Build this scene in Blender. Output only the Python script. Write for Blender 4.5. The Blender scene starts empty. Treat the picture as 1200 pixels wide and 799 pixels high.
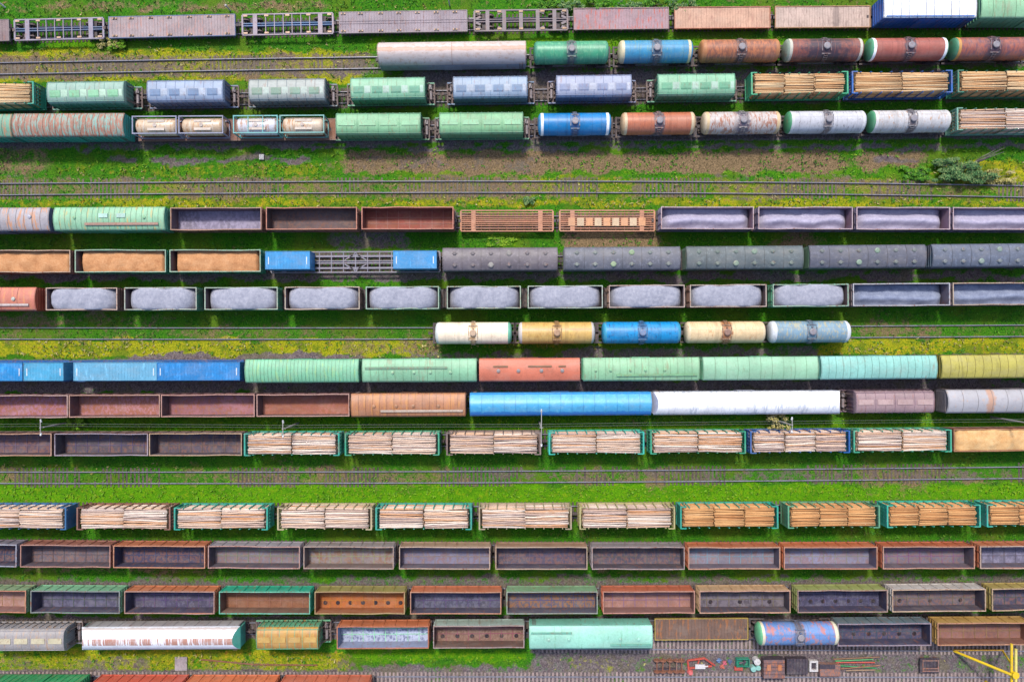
import bpy, math, random
import numpy as np
from mathutils import Vector
random.seed(7)
rng = np.random.default_rng(7)
scene = bpy.context.scene
COL = scene.collection
R = math.radians
# ------------------------------------------------------------------ camera
HC = 100.0            # camera height over the yard
K = 0.12              # metres on the ground per photo pixel (1200 px wide)
cam = bpy.data.cameras.new('camera'); camo = bpy.data.objects.new('camera', cam); COL.objects.link(camo)
cam.sensor_width = 36.0
cam.lens = 36.0 * HC / (1200 * K)
cam.clip_start = 1.0; cam.clip_end = 6000.0
camo.location = (0, 0, HC); camo.rotation_euler = (0, 0, 0)
scene.camera = camo
# ------------------------------------------------------------------ light
SUN_EL, SUN_AZ = 56.0, -11.0          # sun stands north (up in the picture), a little west
world = bpy.data.worlds.new('World'); scene.world = world; world.use_nodes = True
wn = world.node_tree.nodes; wl = world.node_tree.links
bg = wn['Background']
sky = wn.new('ShaderNodeTexSky'); sky.sky_type = 'NISHITA'; sky.sun_disc = False
sky.sun_elevation = R(SUN_EL); sky.sun_rotation = R(SUN_AZ); sky.dust_density = 2.2; sky.air_density = .85; sky.ozone_density = .8
wl.new(sky.outputs[0], bg.inputs[0]); bg.inputs[1].default_value = 0.15
sl = bpy.data.lights.new('sun', 'SUN'); sl.energy = 2.3; sl.angle = R(7.0); sl.color = (1.0, .95, .86)
so = bpy.data.objects.new('sun', sl); COL.objects.link(so)
sv = Vector((math.sin(R(SUN_AZ)) * math.cos(R(SUN_EL)), math.cos(R(SUN_AZ)) * math.cos(R(SUN_EL)), math.sin(R(SUN_EL))))
so.rotation_euler = sv.to_track_quat('Z', 'Y').to_euler(); so.location = (0, 40, 60)
scene.view_settings.view_transform = 'Standard'; scene.view_settings.look = 'None'
scene.view_settings.exposure = 0.86; scene.view_settings.gamma = 1.0
scene.view_settings.use_curve_mapping = False
scene.cycles.max_bounces = 6; scene.cycles.diffuse_bounces = 3
# ------------------------------------------------------------------ colours and materials
def lin(c):
    return tuple(((v / 255) / 12.92 if v / 255 <= .04045 else ((v / 255 + .055) / 1.055) ** 2.4) for v in c)
def C(r, g, b, k=.62):
    return tuple(min(.85, v * k) for v in lin((r, g, b)))
MC = {}
def nd(nt, t, **kw):
    n = nt.nodes.new(t)
    for k, v in kw.items(): setattr(n, k, v)
    return n
def mixc(nt, fac, a, b, mode='MIX'):
    n = nt.nodes.new('ShaderNodeMix'); n.data_type = 'RGBA'; n.blend_type = mode
    for s, v in ((0, fac), (6, a), (7, b)):
        if isinstance(v, (int, float)): n.inputs[s].default_value = v
        elif isinstance(v, tuple): n.inputs[s].default_value = (*v[:3], 1)
        else: nt.links.new(v, n.inputs[s])
    return n.outputs[2]
def mth(nt, op, a, b=None, c=None, clamp=False):
    n = nt.nodes.new('ShaderNodeMath'); n.operation = op; n.use_clamp = clamp
    for i, v in enumerate((a, b, c)):
        if v is None: continue
        if isinstance(v, (int, float)): n.inputs[i].default_value = v
        else: nt.links.new(v, n.inputs[i])
    return n.outputs[0]
def sstep(nt, v, lo, hi):
    n = nt.nodes.new('ShaderNodeMapRange'); n.interpolation_type = 'SMOOTHSTEP'
    nt.links.new(v, n.inputs[0]); n.inputs[1].default_value = lo; n.inputs[2].default_value = hi
    return n.outputs[0]
def noise(nt, vec, scale, detail=4, rough=.6, dist=0):
    n = nt.nodes.new('ShaderNodeTexNoise'); n.inputs['Scale'].default_value = scale
    n.inputs['Detail'].default_value = detail; n.inputs['Roughness'].default_value = rough
    n.inputs['Distortion'].default_value = dist
    nt.links.new(vec, n.inputs['Vector']); return n.outputs[0]
def vmul(nt, v, s):
    n = nt.nodes.new('ShaderNodeVectorMath'); n.operation = 'MULTIPLY'
    nt.links.new(v, n.inputs[0]); n.inputs[1].default_value = s; return n.outputs[0]
RUST = C(150, 88, 55)
def paint(col, alt=None, amt=.22, scale=.7, streak=.25, rough=.55, vary=.22, blobs=(), metal=0.0, name='paint', mask=None):
    """weathered paint: alt colour breaks through in patches and in runs across the thing"""
    key = (col, alt, amt, scale, streak, rough, vary, blobs, metal, mask)
    if key in MC: return MC[key]
    m = bpy.data.materials.new(name); m.use_nodes = True; nt = m.node_tree
    b = nt.nodes['Principled BSDF']; b.inputs['Roughness'].default_value = rough; b.inputs['Metallic'].default_value = metal
    tc = nd(nt, 'ShaderNodeTexCoord'); oi = nd(nt, 'ShaderNodeObjectInfo')
    off = nd(nt, 'ShaderNodeVectorMath', operation='ADD'); nt.links.new(tc.outputs['Object'], off.inputs[0])
    sc = mth(nt, 'MULTIPLY', oi.outputs['Random'], 173.0); nt.links.new(sc, off.inputs[1])
    v = off.outputs[0]
    big = noise(nt, v, .35 * scale, 3); fine = noise(nt, v, 5.0, 5, .7)
    t = mth(nt, 'ADD', mth(nt, 'MULTIPLY', sstep(nt, big, .3, .7), .6), mth(nt, 'MULTIPLY', sstep(nt, fine, .3, .7), .4))
    lo = tuple(c * (1 - vary) for c in col); hi = tuple(min(.9, c * (1 + vary * .8)) for c in col)
    c0 = mixc(nt, t, lo, hi)
    if alt is None: alt = tuple(a * .5 + r * .5 for a, r in zip(col, RUST))
    st = noise(nt, vmul(nt, v, (1.9, streak, .6)), 1.6 * scale, 6, .68)
    th = .5 + (.5 - amt) * .36
    fac = sstep(nt, st, th - .045, th + .06)
    if mask:
        sq = nd(nt, 'ShaderNodeSeparateXYZ'); nt.links.new(tc.outputs['Object'], sq.inputs[0])
        dm = mth(nt, 'ABSOLUTE', mth(nt, 'SUBTRACT', sq.outputs[1], mask[0])); fac = mth(nt, 'MULTIPLY', fac, mth(nt, 'SUBTRACT', 1.0, sstep(nt, dm, mask[1] * .8, mask[1] * 1.1)))
    c1 = mixc(nt, mth(nt, 'MULTIPLY', fac, .85), c0, alt)
    grit = noise(nt, v, 1.6, 6, .75)
    c1 = mixc(nt, mth(nt, 'MULTIPLY', sstep(nt, grit, .48, .7), .42), c1, tuple(c * .5 + d_ * .22 for c, d_ in zip(col, C(120, 100, 84))))
    dust = noise(nt, vmul(nt, v, (.5, 1.0, 1.0)), .8, 5, .7)
    c1 = mixc(nt, mth(nt, 'MULTIPLY', sstep(nt, dust, .46, .66), .26), c1, tuple(c * .55 + d_ * .45 for c, d_ in zip(col, C(196, 186, 174))))
    for (ax, cen, half, bc, s) in blobs:
        sep = nd(nt, 'ShaderNodeSeparateXYZ'); nt.links.new(tc.outputs['Object'], sep.inputs[0])
        d = mth(nt, 'ABSOLUTE', mth(nt, 'SUBTRACT', sep.outputs[ax], cen))
        nn = noise(nt, v, 1.3, 5, .7)
        d2 = mth(nt, 'ADD', d, mth(nt, 'MULTIPLY', mth(nt, 'SUBTRACT', nn, .5), half * 2.6))
        f = mth(nt, 'SUBTRACT', 1.0, sstep(nt, d2, half * .55, half * 1.3))
        c1 = mixc(nt, mth(nt, 'MULTIPLY', f, s), c1, bc)
    nt.links.new(c1, b.inputs['Base Color'])
    bp = nd(nt, 'ShaderNodeBump'); bp.inputs['Strength'].default_value = .25; bp.inputs['Distance'].default_value = .03
    nt.links.new(noise(nt, v, 3.0, 5), bp.inputs['Height']); nt.links.new(bp.outputs[0], b.inputs['Normal'])
    MC[key] = m; return m
def grain(key, cols, scale, rough=.95, bump=.5, isl=False, bdist=.05, stretch=(1, 1, 1)):
    """loose or fibrous matter: speckled between the given colours"""
    if key in MC: return MC[key]
    m = bpy.data.materials.new(key); m.use_nodes = True; nt = m.node_tree
    b = nt.nodes['Principled BSDF']; b.inputs['Roughness'].default_value = rough
    tc = nd(nt, 'ShaderNodeTexCoord'); oi = nd(nt, 'ShaderNodeObjectInfo')
    off = nd(nt, 'ShaderNodeVectorMath', operation='ADD'); nt.links.new(tc.outputs['Object'], off.inputs[0])
    nt.links.new(mth(nt, 'MULTIPLY', oi.outputs['Random'], 97.0), off.inputs[1]); v = vmul(nt, off.outputs[0], stretch)
    f = mth(nt, 'ADD', mth(nt, 'MULTIPLY', noise(nt, v, scale, 6, .75), .6), mth(nt, 'MULTIPLY', noise(nt, v, scale * .16, 3), .4))
    if isl:
        gi = nd(nt, 'ShaderNodeNewGeometry')
        rr = mth(nt, 'FRACT', mth(nt, 'ADD', gi.outputs['Random Per Island'], mth(nt, 'MULTIPLY', oi.outputs['Random'], 7.13)))
        f = mth(nt, 'ADD', mth(nt, 'MULTIPLY', f, .45), mth(nt, 'MULTIPLY', rr, .5))
        f = mth(nt, 'ADD', f, .03)
    r = nd(nt, 'ShaderNodeValToRGB'); nt.links.new(f, r.inputs[0])
    e = r.color_ramp.elements
    n = len(cols); lo, hi = (.3, .7) if not isl else (.12, .85)
    e[0].position = lo; e[0].color = (*cols[0], 1); e[1].position = hi; e[1].color = (*cols[-1], 1)
    for i in range(1, n - 1):
        q = e.new(lo + (hi - lo) * i / (n - 1)); q.color = (*cols[i], 1)
    nt.links.new(r.outputs[0], b.inputs['Base Color'])
    bp = nd(nt, 'ShaderNodeBump'); bp.inputs['Strength'].default_value = bump; bp.inputs['Distance'].default_value = bdist
    nt.links.new(noise(nt, v, scale * 1.3, 5, .7), bp.inputs['Height']); nt.links.new(bp.outputs[0], b.inputs['Normal'])
    MC[key] = m; return m
# ------------------------------------------------------------------ mesh builder
class MB:
    def __init__(s): s.v = []; s.f = []; s.m = []; s.s = []
    def q(s, idx, m=0, sm=False): s.f.append(idx); s.m.append(m); s.s.append(sm)
    def box(s, x0, x1, y0, y1, z0, z1, m=0, mi=None):
        """mi: dict of face -> material, faces named x- x+ y- y+ z- z+"""
        o = len(s.v)
        s.v += [(x0, y0, z0), (x1, y0, z0), (x1, y1, z0), (x0, y1, z0), (x0, y0, z1), (x1, y0, z1), (x1, y1, z1), (x0, y1, z1)]
        for k, ix in (('z-', (3, 2, 1, 0)), ('z+', (4, 5, 6, 7)), ('y-', (0, 1, 5, 4)), ('x+', (1, 2, 6, 5)), ('y+', (2, 3, 7, 6)), ('x-', (3, 0, 4, 7))):
            s.q(tuple(o + i for i in ix), (mi or {}).get(k, m))
        return s
    def prof(s, pts, x0, x1, m=0, smooth=False, capm=None, x0s=None, x1s=None):
        """closed profile (y,z) run along x; x0s/x1s shift each point's end (for sloped ends)"""
        n = len(pts); o = len(s.v)
        a = [(x0 + (x0s[i] if x0s else 0), p[0], p[1]) for i, p in enumerate(pts)]
        b = [(x1 + (x1s[i] if x1s else 0), p[0], p[1]) for i, p in enumerate(pts)]
        s.v += a + b
        for i in range(n):
            j = (i + 1) % n
            s.q((o + i, o + j, o + n + j, o + n + i), m, smooth)
        o2 = len(s.v); s.v += a + b
        cm = m if capm is None else capm
        s.q(tuple(o2 + i for i in range(n))[::-1], cm); s.q(tuple(o2 + n + i for i in range(n)), cm)
        return s
    def cyl(s, p0, p1, r0, r1=None, n=10, m=0, sm=True):
        r1 = r0 if r1 is None else r1
        p0 = Vector(p0); p1 = Vector(p1); d = (p1 - p0).normalized()
        u = d.orthogonal().normalized(); w = d.cross(u); o = len(s.v)
        ring = [(math.cos(2 * math.pi * i / n), math.sin(2 * math.pi * i / n)) for i in range(n)]
        a = [tuple(p0 + (u * c + w * t) * r0) for c, t in ring]; b = [tuple(p1 + (u * c + w * t) * r1) for c, t in ring]
        s.v += a + b
        for i in range(n):
            j = (i + 1) % n; s.q((o + i, o + j, o + n + j, o + n + i), m, sm)
        o2 = len(s.v); s.v += a + b
        s.q(tuple(o2 + i for i in range(n))[::-1], m); s.q(tuple(o2 + n + i for i in range(n)), m)
        return s
    def rev(s, rings, m=0, n=28, cy=0, cz=0):
        """surface turned about an x-parallel axis: rings = [(x, r)]"""
        o = len(s.v)
        for (x, r) in rings:
            for i in range(n):
                a = 2 * math.pi * i / n; s.v.append((x, cy + r * math.sin(a), cz + r * math.cos(a)))
        for k in range(len(rings) - 1):
            for i in range(n):
                j = (i + 1) % n
                s.q((o + k * n + i, o + k * n + j, o + (k + 1) * n + j, o + (k + 1) * n + i), m, True)
        return s
    def bar(s, p0, p1, w, h, m=0):
        p0 = Vector(p0); p1 = Vector(p1); d = (p1 - p0).normalized()
        u = d.cross(Vector((0, 0, 1)))
        u = Vector((1, 0, 0)) if u.length < 1e-4 else u.normalized()
        t = u.cross(d); o = len(s.v)
        for p in (p0, p1):
            for a, b in ((-1, -1), (1, -1), (1, 1), (-1, 1)): s.v.append(tuple(p + u * a * w / 2 + t * b * h / 2))
        for ix in ((0, 1, 2, 3), (7, 6, 5, 4), (0, 4, 5, 1), (1, 5, 6, 2), (2, 6, 7, 3), (3, 7, 4, 0)): s.q(tuple(o + i for i in ix), m)
        return s
    def mesh(s, name, mats):
        me = bpy.data.meshes.new(name); me.from_pydata([tuple(p) for p in s.v], [], s.f)
        for mt in (mats if isinstance(mats, (list, tuple)) else [mats]): me.materials.append(mt)
        me.polygons.foreach_set('material_index', s.m); me.polygons.foreach_set('use_smooth', s.s)
        me.update(); return me
    def build(s, name, mats, parent=None):
        o = bpy.data.objects.new(name, s.mesh(name, mats)); COL.objects.link(o); o.parent = parent
        return o
def inst(name, me, parent=None, loc=(0, 0, 0), rz=0):
    o = bpy.data.objects.new(name, me); COL.objects.link(o); o.parent = parent; o.location = loc; o.rotation_euler = (0, 0, rz); return o
def tag(o, label=None, cat=None, group=None, kind=None):
    for k, v in (('label', label), ('category', cat), ('group', group), ('kind', kind)):
        if v: o[k] = v
    return o
def empty(name, loc, rz=0):
    o = bpy.data.objects.new(name, None); COL.objects.link(o); o.location = loc; o.rotation_euler = (0, 0, rz); o.empty_display_size = .5; return o
def at(px, py, z=0):
    s = K * (HC - z) / HC
    return (px - 600) * s, (399.5 - py) * s
# ------------------------------------------------------------------ rows: photo measurements -> smooth track lines
def fit(pts, deg=2):
    xs, ys = [], []
    for p in pts:
        if len(p) == 4:                     # an edge of the bodies: +1 south edge, -1 north edge
            x, y = at(p[0], p[1], p[2]); y += p[3] * 1.55
        else: x, y = at(*p)
        xs.append(x); ys.append(y)
    c = np.polyfit(xs, ys, deg); dc = np.polyder(c)
    def f(x):
        xc = max(-78, min(78, x)); return float(np.polyval(c, xc) + np.polyval(dc, xc) * (x - xc))
    def g(x):
        xc = max(-78, min(78, x)); return float(np.polyval(dc, xc))
    return f, g
ROWS = {
 'A': fit([(69,34,1.3),(201,30.5,1.3),(337,28.7,1.3),(472,25.8,1.3),(610,23.3,1.3),(728,22.5,1.3),(846,20.5,1.3),(964,20.5,1.3),(1100,19.5,1.3)]),
 'B': fit([(0,80.5,.2),(200,77.3,.2),(410,73.8,.2),(669,62.3,2.7),(767,62,2.7),(865,60,2.7),(963,59.5,2.7),(1061,58.5,2.7),(1160,58,2.7)]),
 'C': fit([(100,128.7,1.2,1),(220,126.9,1.2,1),(336,126,1.2,1),(455,123.8,1.2,1),(575,122.5,1.2,1),(695,121.3,1.2,1),(816,119.3,1.2,1),(935,118.3,1.2,1),(1056,117,1.2,1),(1160,115.7,1.2,1)]),
 'D': fit([(80,167.3,1.2,1),(443,163.7,1.2,1),(563,162.7,1.2,1),(673,146.5,2.7),(770,146.2,2.7),(867,145,2.7),(966,143.8,2.7),(1063,143.2,2.7),(1160,158,1.2,1)]),
 'T': fit([(0,222,.2),(200,220.2,.2),(400,219.4,.2),(600,219.3,.2),(800,219.5,.2),(1000,221.3,.2),(1200,224.5,.2)], 3),
 'E': fit([(130,256.7,3.7),(253,256.2,3.5),(365,255.9,3.5),(477,255.2,3.5),(830,255.7,3.5),(1060,255.8,3.5),(1160,256,3.5)]),
 'F': fit([(40,306.2,3.5),(142,306,3.5),(253,305.3,3.5),(586,303.7,4),(730,303,4),(873,301,4),(1016,300.3,4),(1150,299.2,4)]),
 'G': fit([(95,350.3,3.5),(285,349.6,3.5),(473,348.8,3.5),(665,348,3.5),(855,346.7,3.5),(950,345.6,3.5),(1160,344.3,3.5)]),
 'H': fit([(0,390.7,.2),(400,390.5,.2),(555,390.4,2.7),(947,388.9,2.7),(1200,387.4,.2)]),
 'I': fit([(150,435.2,3.8),(354,434.5,3.8),(491,434,3.8),(620,433.2,3.8),(751,432.5,3.8),(891,431.5,3.8),(1150,429.6,3.8)]),
 'J': fit([(40,476,3.5),(134,475.6,3.5),(243,475.5,3.5),(478,474.3,3.8),(657,473.7,4),(875,472,4),(1048,471.2,4),(1150,470.4,4)]),
 'K': fit([(118,521,3.5),(230,520.8,3.5),(342,520.2,3.6),(578,519.6,3.6),(700,519.3,3.6),(818,518.5,3.6),(937,517.5,3.6),(1057,516.4,3.6),(1160,515.6,3.5)]),
 'U': fit([(0,559.6,.2),(400,559.2,.2),(660,558.5,.2),(900,556.5,.2),(1150,554.2,.2)]),
 'L': fit([(45,620.5,3.6,1),(145,620.5,3.6,1),(262,620.5,3.6,1),(380,621,3.6,1),(496,620.5,3.6,1),(615,620.2,3.6,1),(734,620,3.6,1),(854,619,3.6,1),(973,618.7,3.6,1),(1090,617.8,3.6,1)]),
 'M': fit([(78,651.5,3.5),(188,652.2,3.5),(299,653,3.5),(409,653.6,3.5),(521,653.8,3.5),(634,653.9,3.5),(748,654,3.5),(861,653.7,3.5),(974,653.5,3.5),(1088,653.3,3.5),(1170,653,3.5)]),
 'N': fit([(90,705.5,3.5),(200,705.7,3.5),(311,706,3.5),(421,706,3.5),(534,706.3,3.5),(647,706,3.5),(760,706,3.5),(874,705,3.5),(986,704.5,3.5),(1100,703.3,3.5),(1180,702.5,3.5)]),
 'O': fit([(448,746,3.5),(560,746.3,3.5),(692,746.3,3.8),(930,743,2.7),(1037,742.6,3.5),(1150,742,3.5)], 1),
 'P': fit([(50,798.7,.2),(160,798.7,.2),(380,799.2,.2),(900,799.8,.2),(1150,799.8,.2)], 1),
 'V': fit([(640,753,.2),(900,755.3,.2),(1050,755.5,.2),(1200,755.5,.2)], 1),
}
ROWNAME = {'A': 'top row', 'B': 'second row', 'C': 'third row', 'D': 'fourth row', 'E': 'fifth row', 'F': 'sixth row', 'G': 'seventh row',
 'H': 'short tank row', 'I': 'ninth row', 'J': 'tenth row', 'K': 'eleventh row', 'L': 'long log row', 'M': 'fourth lowest row', 'N': 'third lowest row',
 'O': 'second lowest row', 'P': 'bottom row'}
ORD = ['first', 'second', 'third', 'fourth', 'fifth', 'sixth', 'seventh', 'eighth', 'ninth', 'tenth', 'eleventh', 'twelfth', 'thirteenth', 'fourteenth']
cnt = {}
# ------------------------------------------------------------------ ground sheet
def wob(x, y, s, seed):
    r = np.random.default_rng(seed); t = np.zeros_like(x)
    for k in range(7):
        a = r.uniform(0, 6.28); f = s * r.uniform(.6, 2.6); t = t + np.sin((x * math.cos(a) + y * math.sin(a)) * f + r.uniform(0, 6.28))
    return t / 7 * 1.6
GR = [  # gravel: x0,x1,y0,y1 (photo px on the ground), weight
 (-900,448,66,92,.28),(330,440,82,92,.6),(448,2100,82,112,.85),(448,700,108,122,.75),(-900,2100,168,176,.7),(120,390,183,191,.75),(380,640,181,202,.4),(1010,1100,182,190,.7),
 (-900,2100,207,212,.5),(-900,2100,228,233,.45),(-900,2100,213,227,.34),(380,500,268,296,.6),(-900,2100,318,330,.8),(200,420,262,275,.4),
 (150,440,414,428,.95),(640,960,406,420,.7),(440,640,412,420,.6),(-900,2100,443,462,.85),(930,1200,440,470,.8),
 (540,2100,549,565,.46),(0,420,552,566,.2),(400,520,550,567,.3),(-900,380,675,689,.5),(380,2100,673,690,.6),
 (-900,2100,722,745,.9),(-900,60,765,784,.45),(60,170,770,790,.5),(180,420,772,797,.42),(400,620,778,800,.72),(600,2100,746,840,.72),(-900,640,788,830,.6),(0,60,355,372,.3),
 (-900,2100,150,160,.6),(-900,2100,300,314,.6)]
DR = [  # bare brown dirt
 (-60,60,165,205,.5),(380,1000,177,203,.8),(700,1010,183,197,.9),(1000,1090,178,196,.7),(-60,220,366,384,.5),(900,960,268,292,.75),(640,780,270,292,.7),(380,480,270,290,.45),
 (40,200,384,402,.4),(-100,400,2,14,.45),(-900,2100,208,233,.4),(-900,2100,548,568,.34),(-900,520,382,400,.3),(950,2100,380,396,.3),(380,540,395,418,.5),(300,620,547,556,.35),(-900,440,64,92,.6),(-900,1300,60,64,.2),(1010,1050,193,200,.8),(0,400,656,672,.4),(600,1200,655,668,.35)]
YE = [  # dry, yellow-green growth
 (-900,448,58,98,.75),(-900,1300,231,244,.6),(-900,520,398,418,.95),(150,430,406,420,.8),(520,900,396,408,.45),(940,1300,396,416,.75),(60,620,190,208,.4),(1080,1300,190,216,.7),
 (-900,300,543,556,.35),(-900,2100,207,232,.45),(-900,300,760,800,.6),(270,420,762,792,.6),(640,760,766,790,.8),(800,880,768,790,.5),(1100,1180,768,778,.4),(1060,1120,766,790,.6),(-900,2100,30,60,.1),(200,300,96,120,.4),(-900,800,2,16,.3)]
LU = [  # lush vivid green
 (-900,2100,566,596,1.0),(40,140,46,60,.8),(400,2100,44,60,.7),(-900,2100,172,184,.45),(380,1200,190,208,.5),(-900,2100,488,508,.55),(0,180,758,770,.5),(380,640,758,776,.7),(570,620,276,294,.9),(0,400,184,206,.4),(800,1200,270,290,.4),(700,1200,164,182,.5)]
def field(rects, px, py, soft=3.0, seed=1):
    wx = px + wob(px, py, .05, seed) * 20; wy = py + wob(px, py, .09, seed + 5) * 4.5 + wob(px, py, .3, seed + 6) * 2
    t = np.zeros_like(px)
    for x0, x1, y0, y1, w in rects:
        a = np.clip((wx - x0) / (soft * 4), 0, 1) * np.clip((x1 - wx) / (soft * 4), 0, 1) * np.clip((wy - y0 + soft * .5) / soft, 0, 1) * np.clip((y1 + soft * .5 - wy) / soft, 0, 1)
        t = np.maximum(t, a * w)
    return t
TRK = {k: np.vectorize(ROWS[k][0]) for k in ROWS}
def axis(lo, hi, step, far):
    c = list(np.arange(lo, hi + .01, step)); e = []; d = step
    while c[-1] < far: d *= 1.5; c.append(c[-1] + d)
    d = step
    while c[0] > -far: d *= 1.5; c.insert(0, c[0] - d)
    return np.array(c)
xs = axis(-84, 84, .5, 2500); ys = axis(-58, 58, .4, 2500)
X, Y = np.meshgrid(xs, ys)
PX = X / K + 600; PY = 399.5 - Y / K
g = field(GR, PX, PY, 5, 1); d = field(DR, PX, PY, 6, 11); ye = field(YE, PX, PY, 7, 21); lu = field(LU, PX, PY, 7, 31)
mid = wob(X, Y, .12, 55); mid2 = wob(X, Y, .3, 56)
g = np.clip(g + .10 * mid2, 0, 1); d = np.clip(d + .20 * mid + .12, 0, 1); ye = np.clip(ye + .16 * mid2 + .06, 0, 1)
near = np.full_like(X, 99.)
for k in ROWS:
    yy = np.interp(X.ravel(), xs, [ROWS[k][0](x) for x in xs]).reshape(X.shape)
    dd = np.abs(Y - yy)
    if k == 'V': dd = np.where(X < 3, 99, dd)
    near = np.minimum(near, dd)
    if k not in 'THU':
        w = {'A': .25, 'B': .5, 'C': .55, 'D': .85, 'E': .3, 'F': .6, 'G': .35, 'I': .75, 'J': .35, 'K': .2, 'L': .2, 'M': .3, 'N': .75, 'O': .7}.get(k, .8)
        g = np.maximum(g, np.clip((2.0 - dd) / .6, 0, 1) * w)
Z = wob(X, Y, .35, 3) * .05 + wob(X, Y, 1.1, 4) * .035
Z = Z * (.3 + .7 * np.clip((near - 1.4) / 1.2, 0, 1)) - np.clip((near - 1.7) / 1.0, 0, 1) * .06
ny, nx = X.shape
verts = np.stack([X, Y, Z], -1).reshape(-1, 3)
ii = np.arange(ny * nx).reshape(ny, nx)
faces = np.stack([ii[:-1, :-1], ii[:-1, 1:], ii[1:, 1:], ii[1:, :-1]], -1).reshape(-1, 4)
gm = bpy.data.meshes.new('ground'); gm.from_pydata(verts.tolist(), [], faces.tolist())
ca = gm.color_attributes.new('cover', 'FLOAT_COLOR', 'POINT')
ca.data.foreach_set('color', np.stack([g, ye, d, lu], -1).reshape(-1).astype(np.float32))
gm.polygons.foreach_set('use_smooth', [True] * len(gm.polygons))
def ground_mat():
    m = bpy.data.materials.new('ground_cover'); m.use_nodes = True; nt = m.node_tree
    b = nt.nodes['Principled BSDF']; b.inputs['Roughness'].default_value = .95; b.inputs['Specular IOR Level'].default_value = .15
    tc = nd(nt, 'ShaderNodeTexCoord'); v = tc.outputs['Object']
    at_ = nd(nt, 'ShaderNodeAttribute', attribute_name='cover'); sp = nd(nt, 'ShaderNodeSeparateColor'); nt.links.new(at_.outputs['Color'], sp.inputs[0])
    n1 = noise(nt, v, .32, 5, .7); n2 = noise(nt, v, 1.5, 6, .75); n3 = noise(nt, v, 5.5, 6, .8); n4 = noise(nt, v, .11, 3, .6)
    nn = mth(nt, 'ADD', mth(nt, 'MULTIPLY', n1, .5), mth(nt, 'MULTIPLY', n2, .5))
    gr = mixc(nt, sstep(nt, n3, .36, .64), C(14, 92, 16), C(92, 164, 24))
    gr = mixc(nt, mth(nt, 'MULTIPLY', sstep(nt, n1, .42, .66), .5), gr, C(36, 96, 18))
    gr = mixc(nt, mth(nt, 'MULTIPLY', sstep(nt, n4, .46, .62), .4), gr, C(128, 132, 40))
    gr = mixc(nt, mth(nt, 'MULTIPLY', sstep(nt, n2, .53, .62), .35), gr, C(112, 112, 44))
    lus = mixc(nt, sstep(nt, n3, .32, .66), C(46, 124, 4), C(124, 184, 14))
    lus = mixc(nt, mth(nt, 'MULTIPLY', sstep(nt, n1, .45, .62), .5), lus, C(62, 124, 6))
    lus = mixc(nt, mth(nt, 'MULTIPLY', sstep(nt, n2, .52, .62), .6), lus, C(150, 170, 26))
    gr = mixc(nt, sstep(nt, mth(nt, 'ADD', at_.outputs['Alpha'], mth(nt, 'MULTIPLY', mth(nt, 'SUBTRACT', nn, .5), 1.6)), .3, .75), gr, lus)
    yel = mixc(nt, sstep(nt, n3, .36, .64), C(104, 132, 12), C(210, 200, 40))
    yel = mixc(nt, mth(nt, 'MULTIPLY', sstep(nt, n2, .55, .64), .7), yel, C(206, 150, 60))
    yel = mixc(nt, mth(nt, 'MULTIPLY', sstep(nt, n1, .48, .6), .65), yel, C(80, 120, 30))
    c = mixc(nt, sstep(nt, mth(nt, 'ADD', sp.outputs[1], mth(nt, 'MULTIPLY', mth(nt, 'SUBTRACT', nn, .5), 2.2)), .4, .75), gr, yel)
    dirt = mixc(nt, sstep(nt, n3, .35, .65), C(96, 82, 58), C(176, 148, 112))
    c = mixc(nt, sstep(nt, mth(nt, 'ADD', sp.outputs[2], mth(nt, 'MULTIPLY', mth(nt, 'SUBTRACT', nn, .5), 2.8)), .32, .76), c, dirt)
    vo = nd(nt, 'ShaderNodeTexVoronoi'); vo.inputs['Scale'].default_value = 6.5; nt.links.new(v, vo.inputs['Vector'])
    gra = mixc(nt, vo.outputs['Color'], C(82, 74, 84), C(158, 144, 146))
    gra = mixc(nt, mth(nt, 'MULTIPLY', sstep(nt, n2, .42, .68), .55), gra, C(98, 78, 78))
    gra = mixc(nt, mth(nt, 'MULTIPLY', sstep(nt, n1, .5, .62), .35), gra, C(120, 118, 60))
    gra = mixc(nt, mth(nt, 'MULTIPLY', sstep(nt, n3, .56, .7), .5), gra, C(190, 180, 172))
    c = mixc(nt, sstep(nt, mth(nt, 'ADD', sp.outputs[0], mth(nt, 'MULTIPLY', mth(nt, 'SUBTRACT', nn, .5), 2.6)), .36, .74), c, gra)
    nt.links.new(c, b.inputs['Base Color'])
    bp = nd(nt, 'ShaderNodeBump'); bp.inputs['Strength'].default_value = .9; bp.inputs['Distance'].default_value = .22
    nt.links.new(mth(nt, 'ADD', n2, mth(nt, 'MULTIPLY', n3, .6)), bp.inputs['Height']); nt.links.new(bp.outputs[0], b.inputs['Normal'])
    return m
gm.materials.append(ground_mat()); gm.update()
go = bpy.data.objects.new('ground', gm); COL.objects.link(go); go['kind'] = 'structure'
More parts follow.
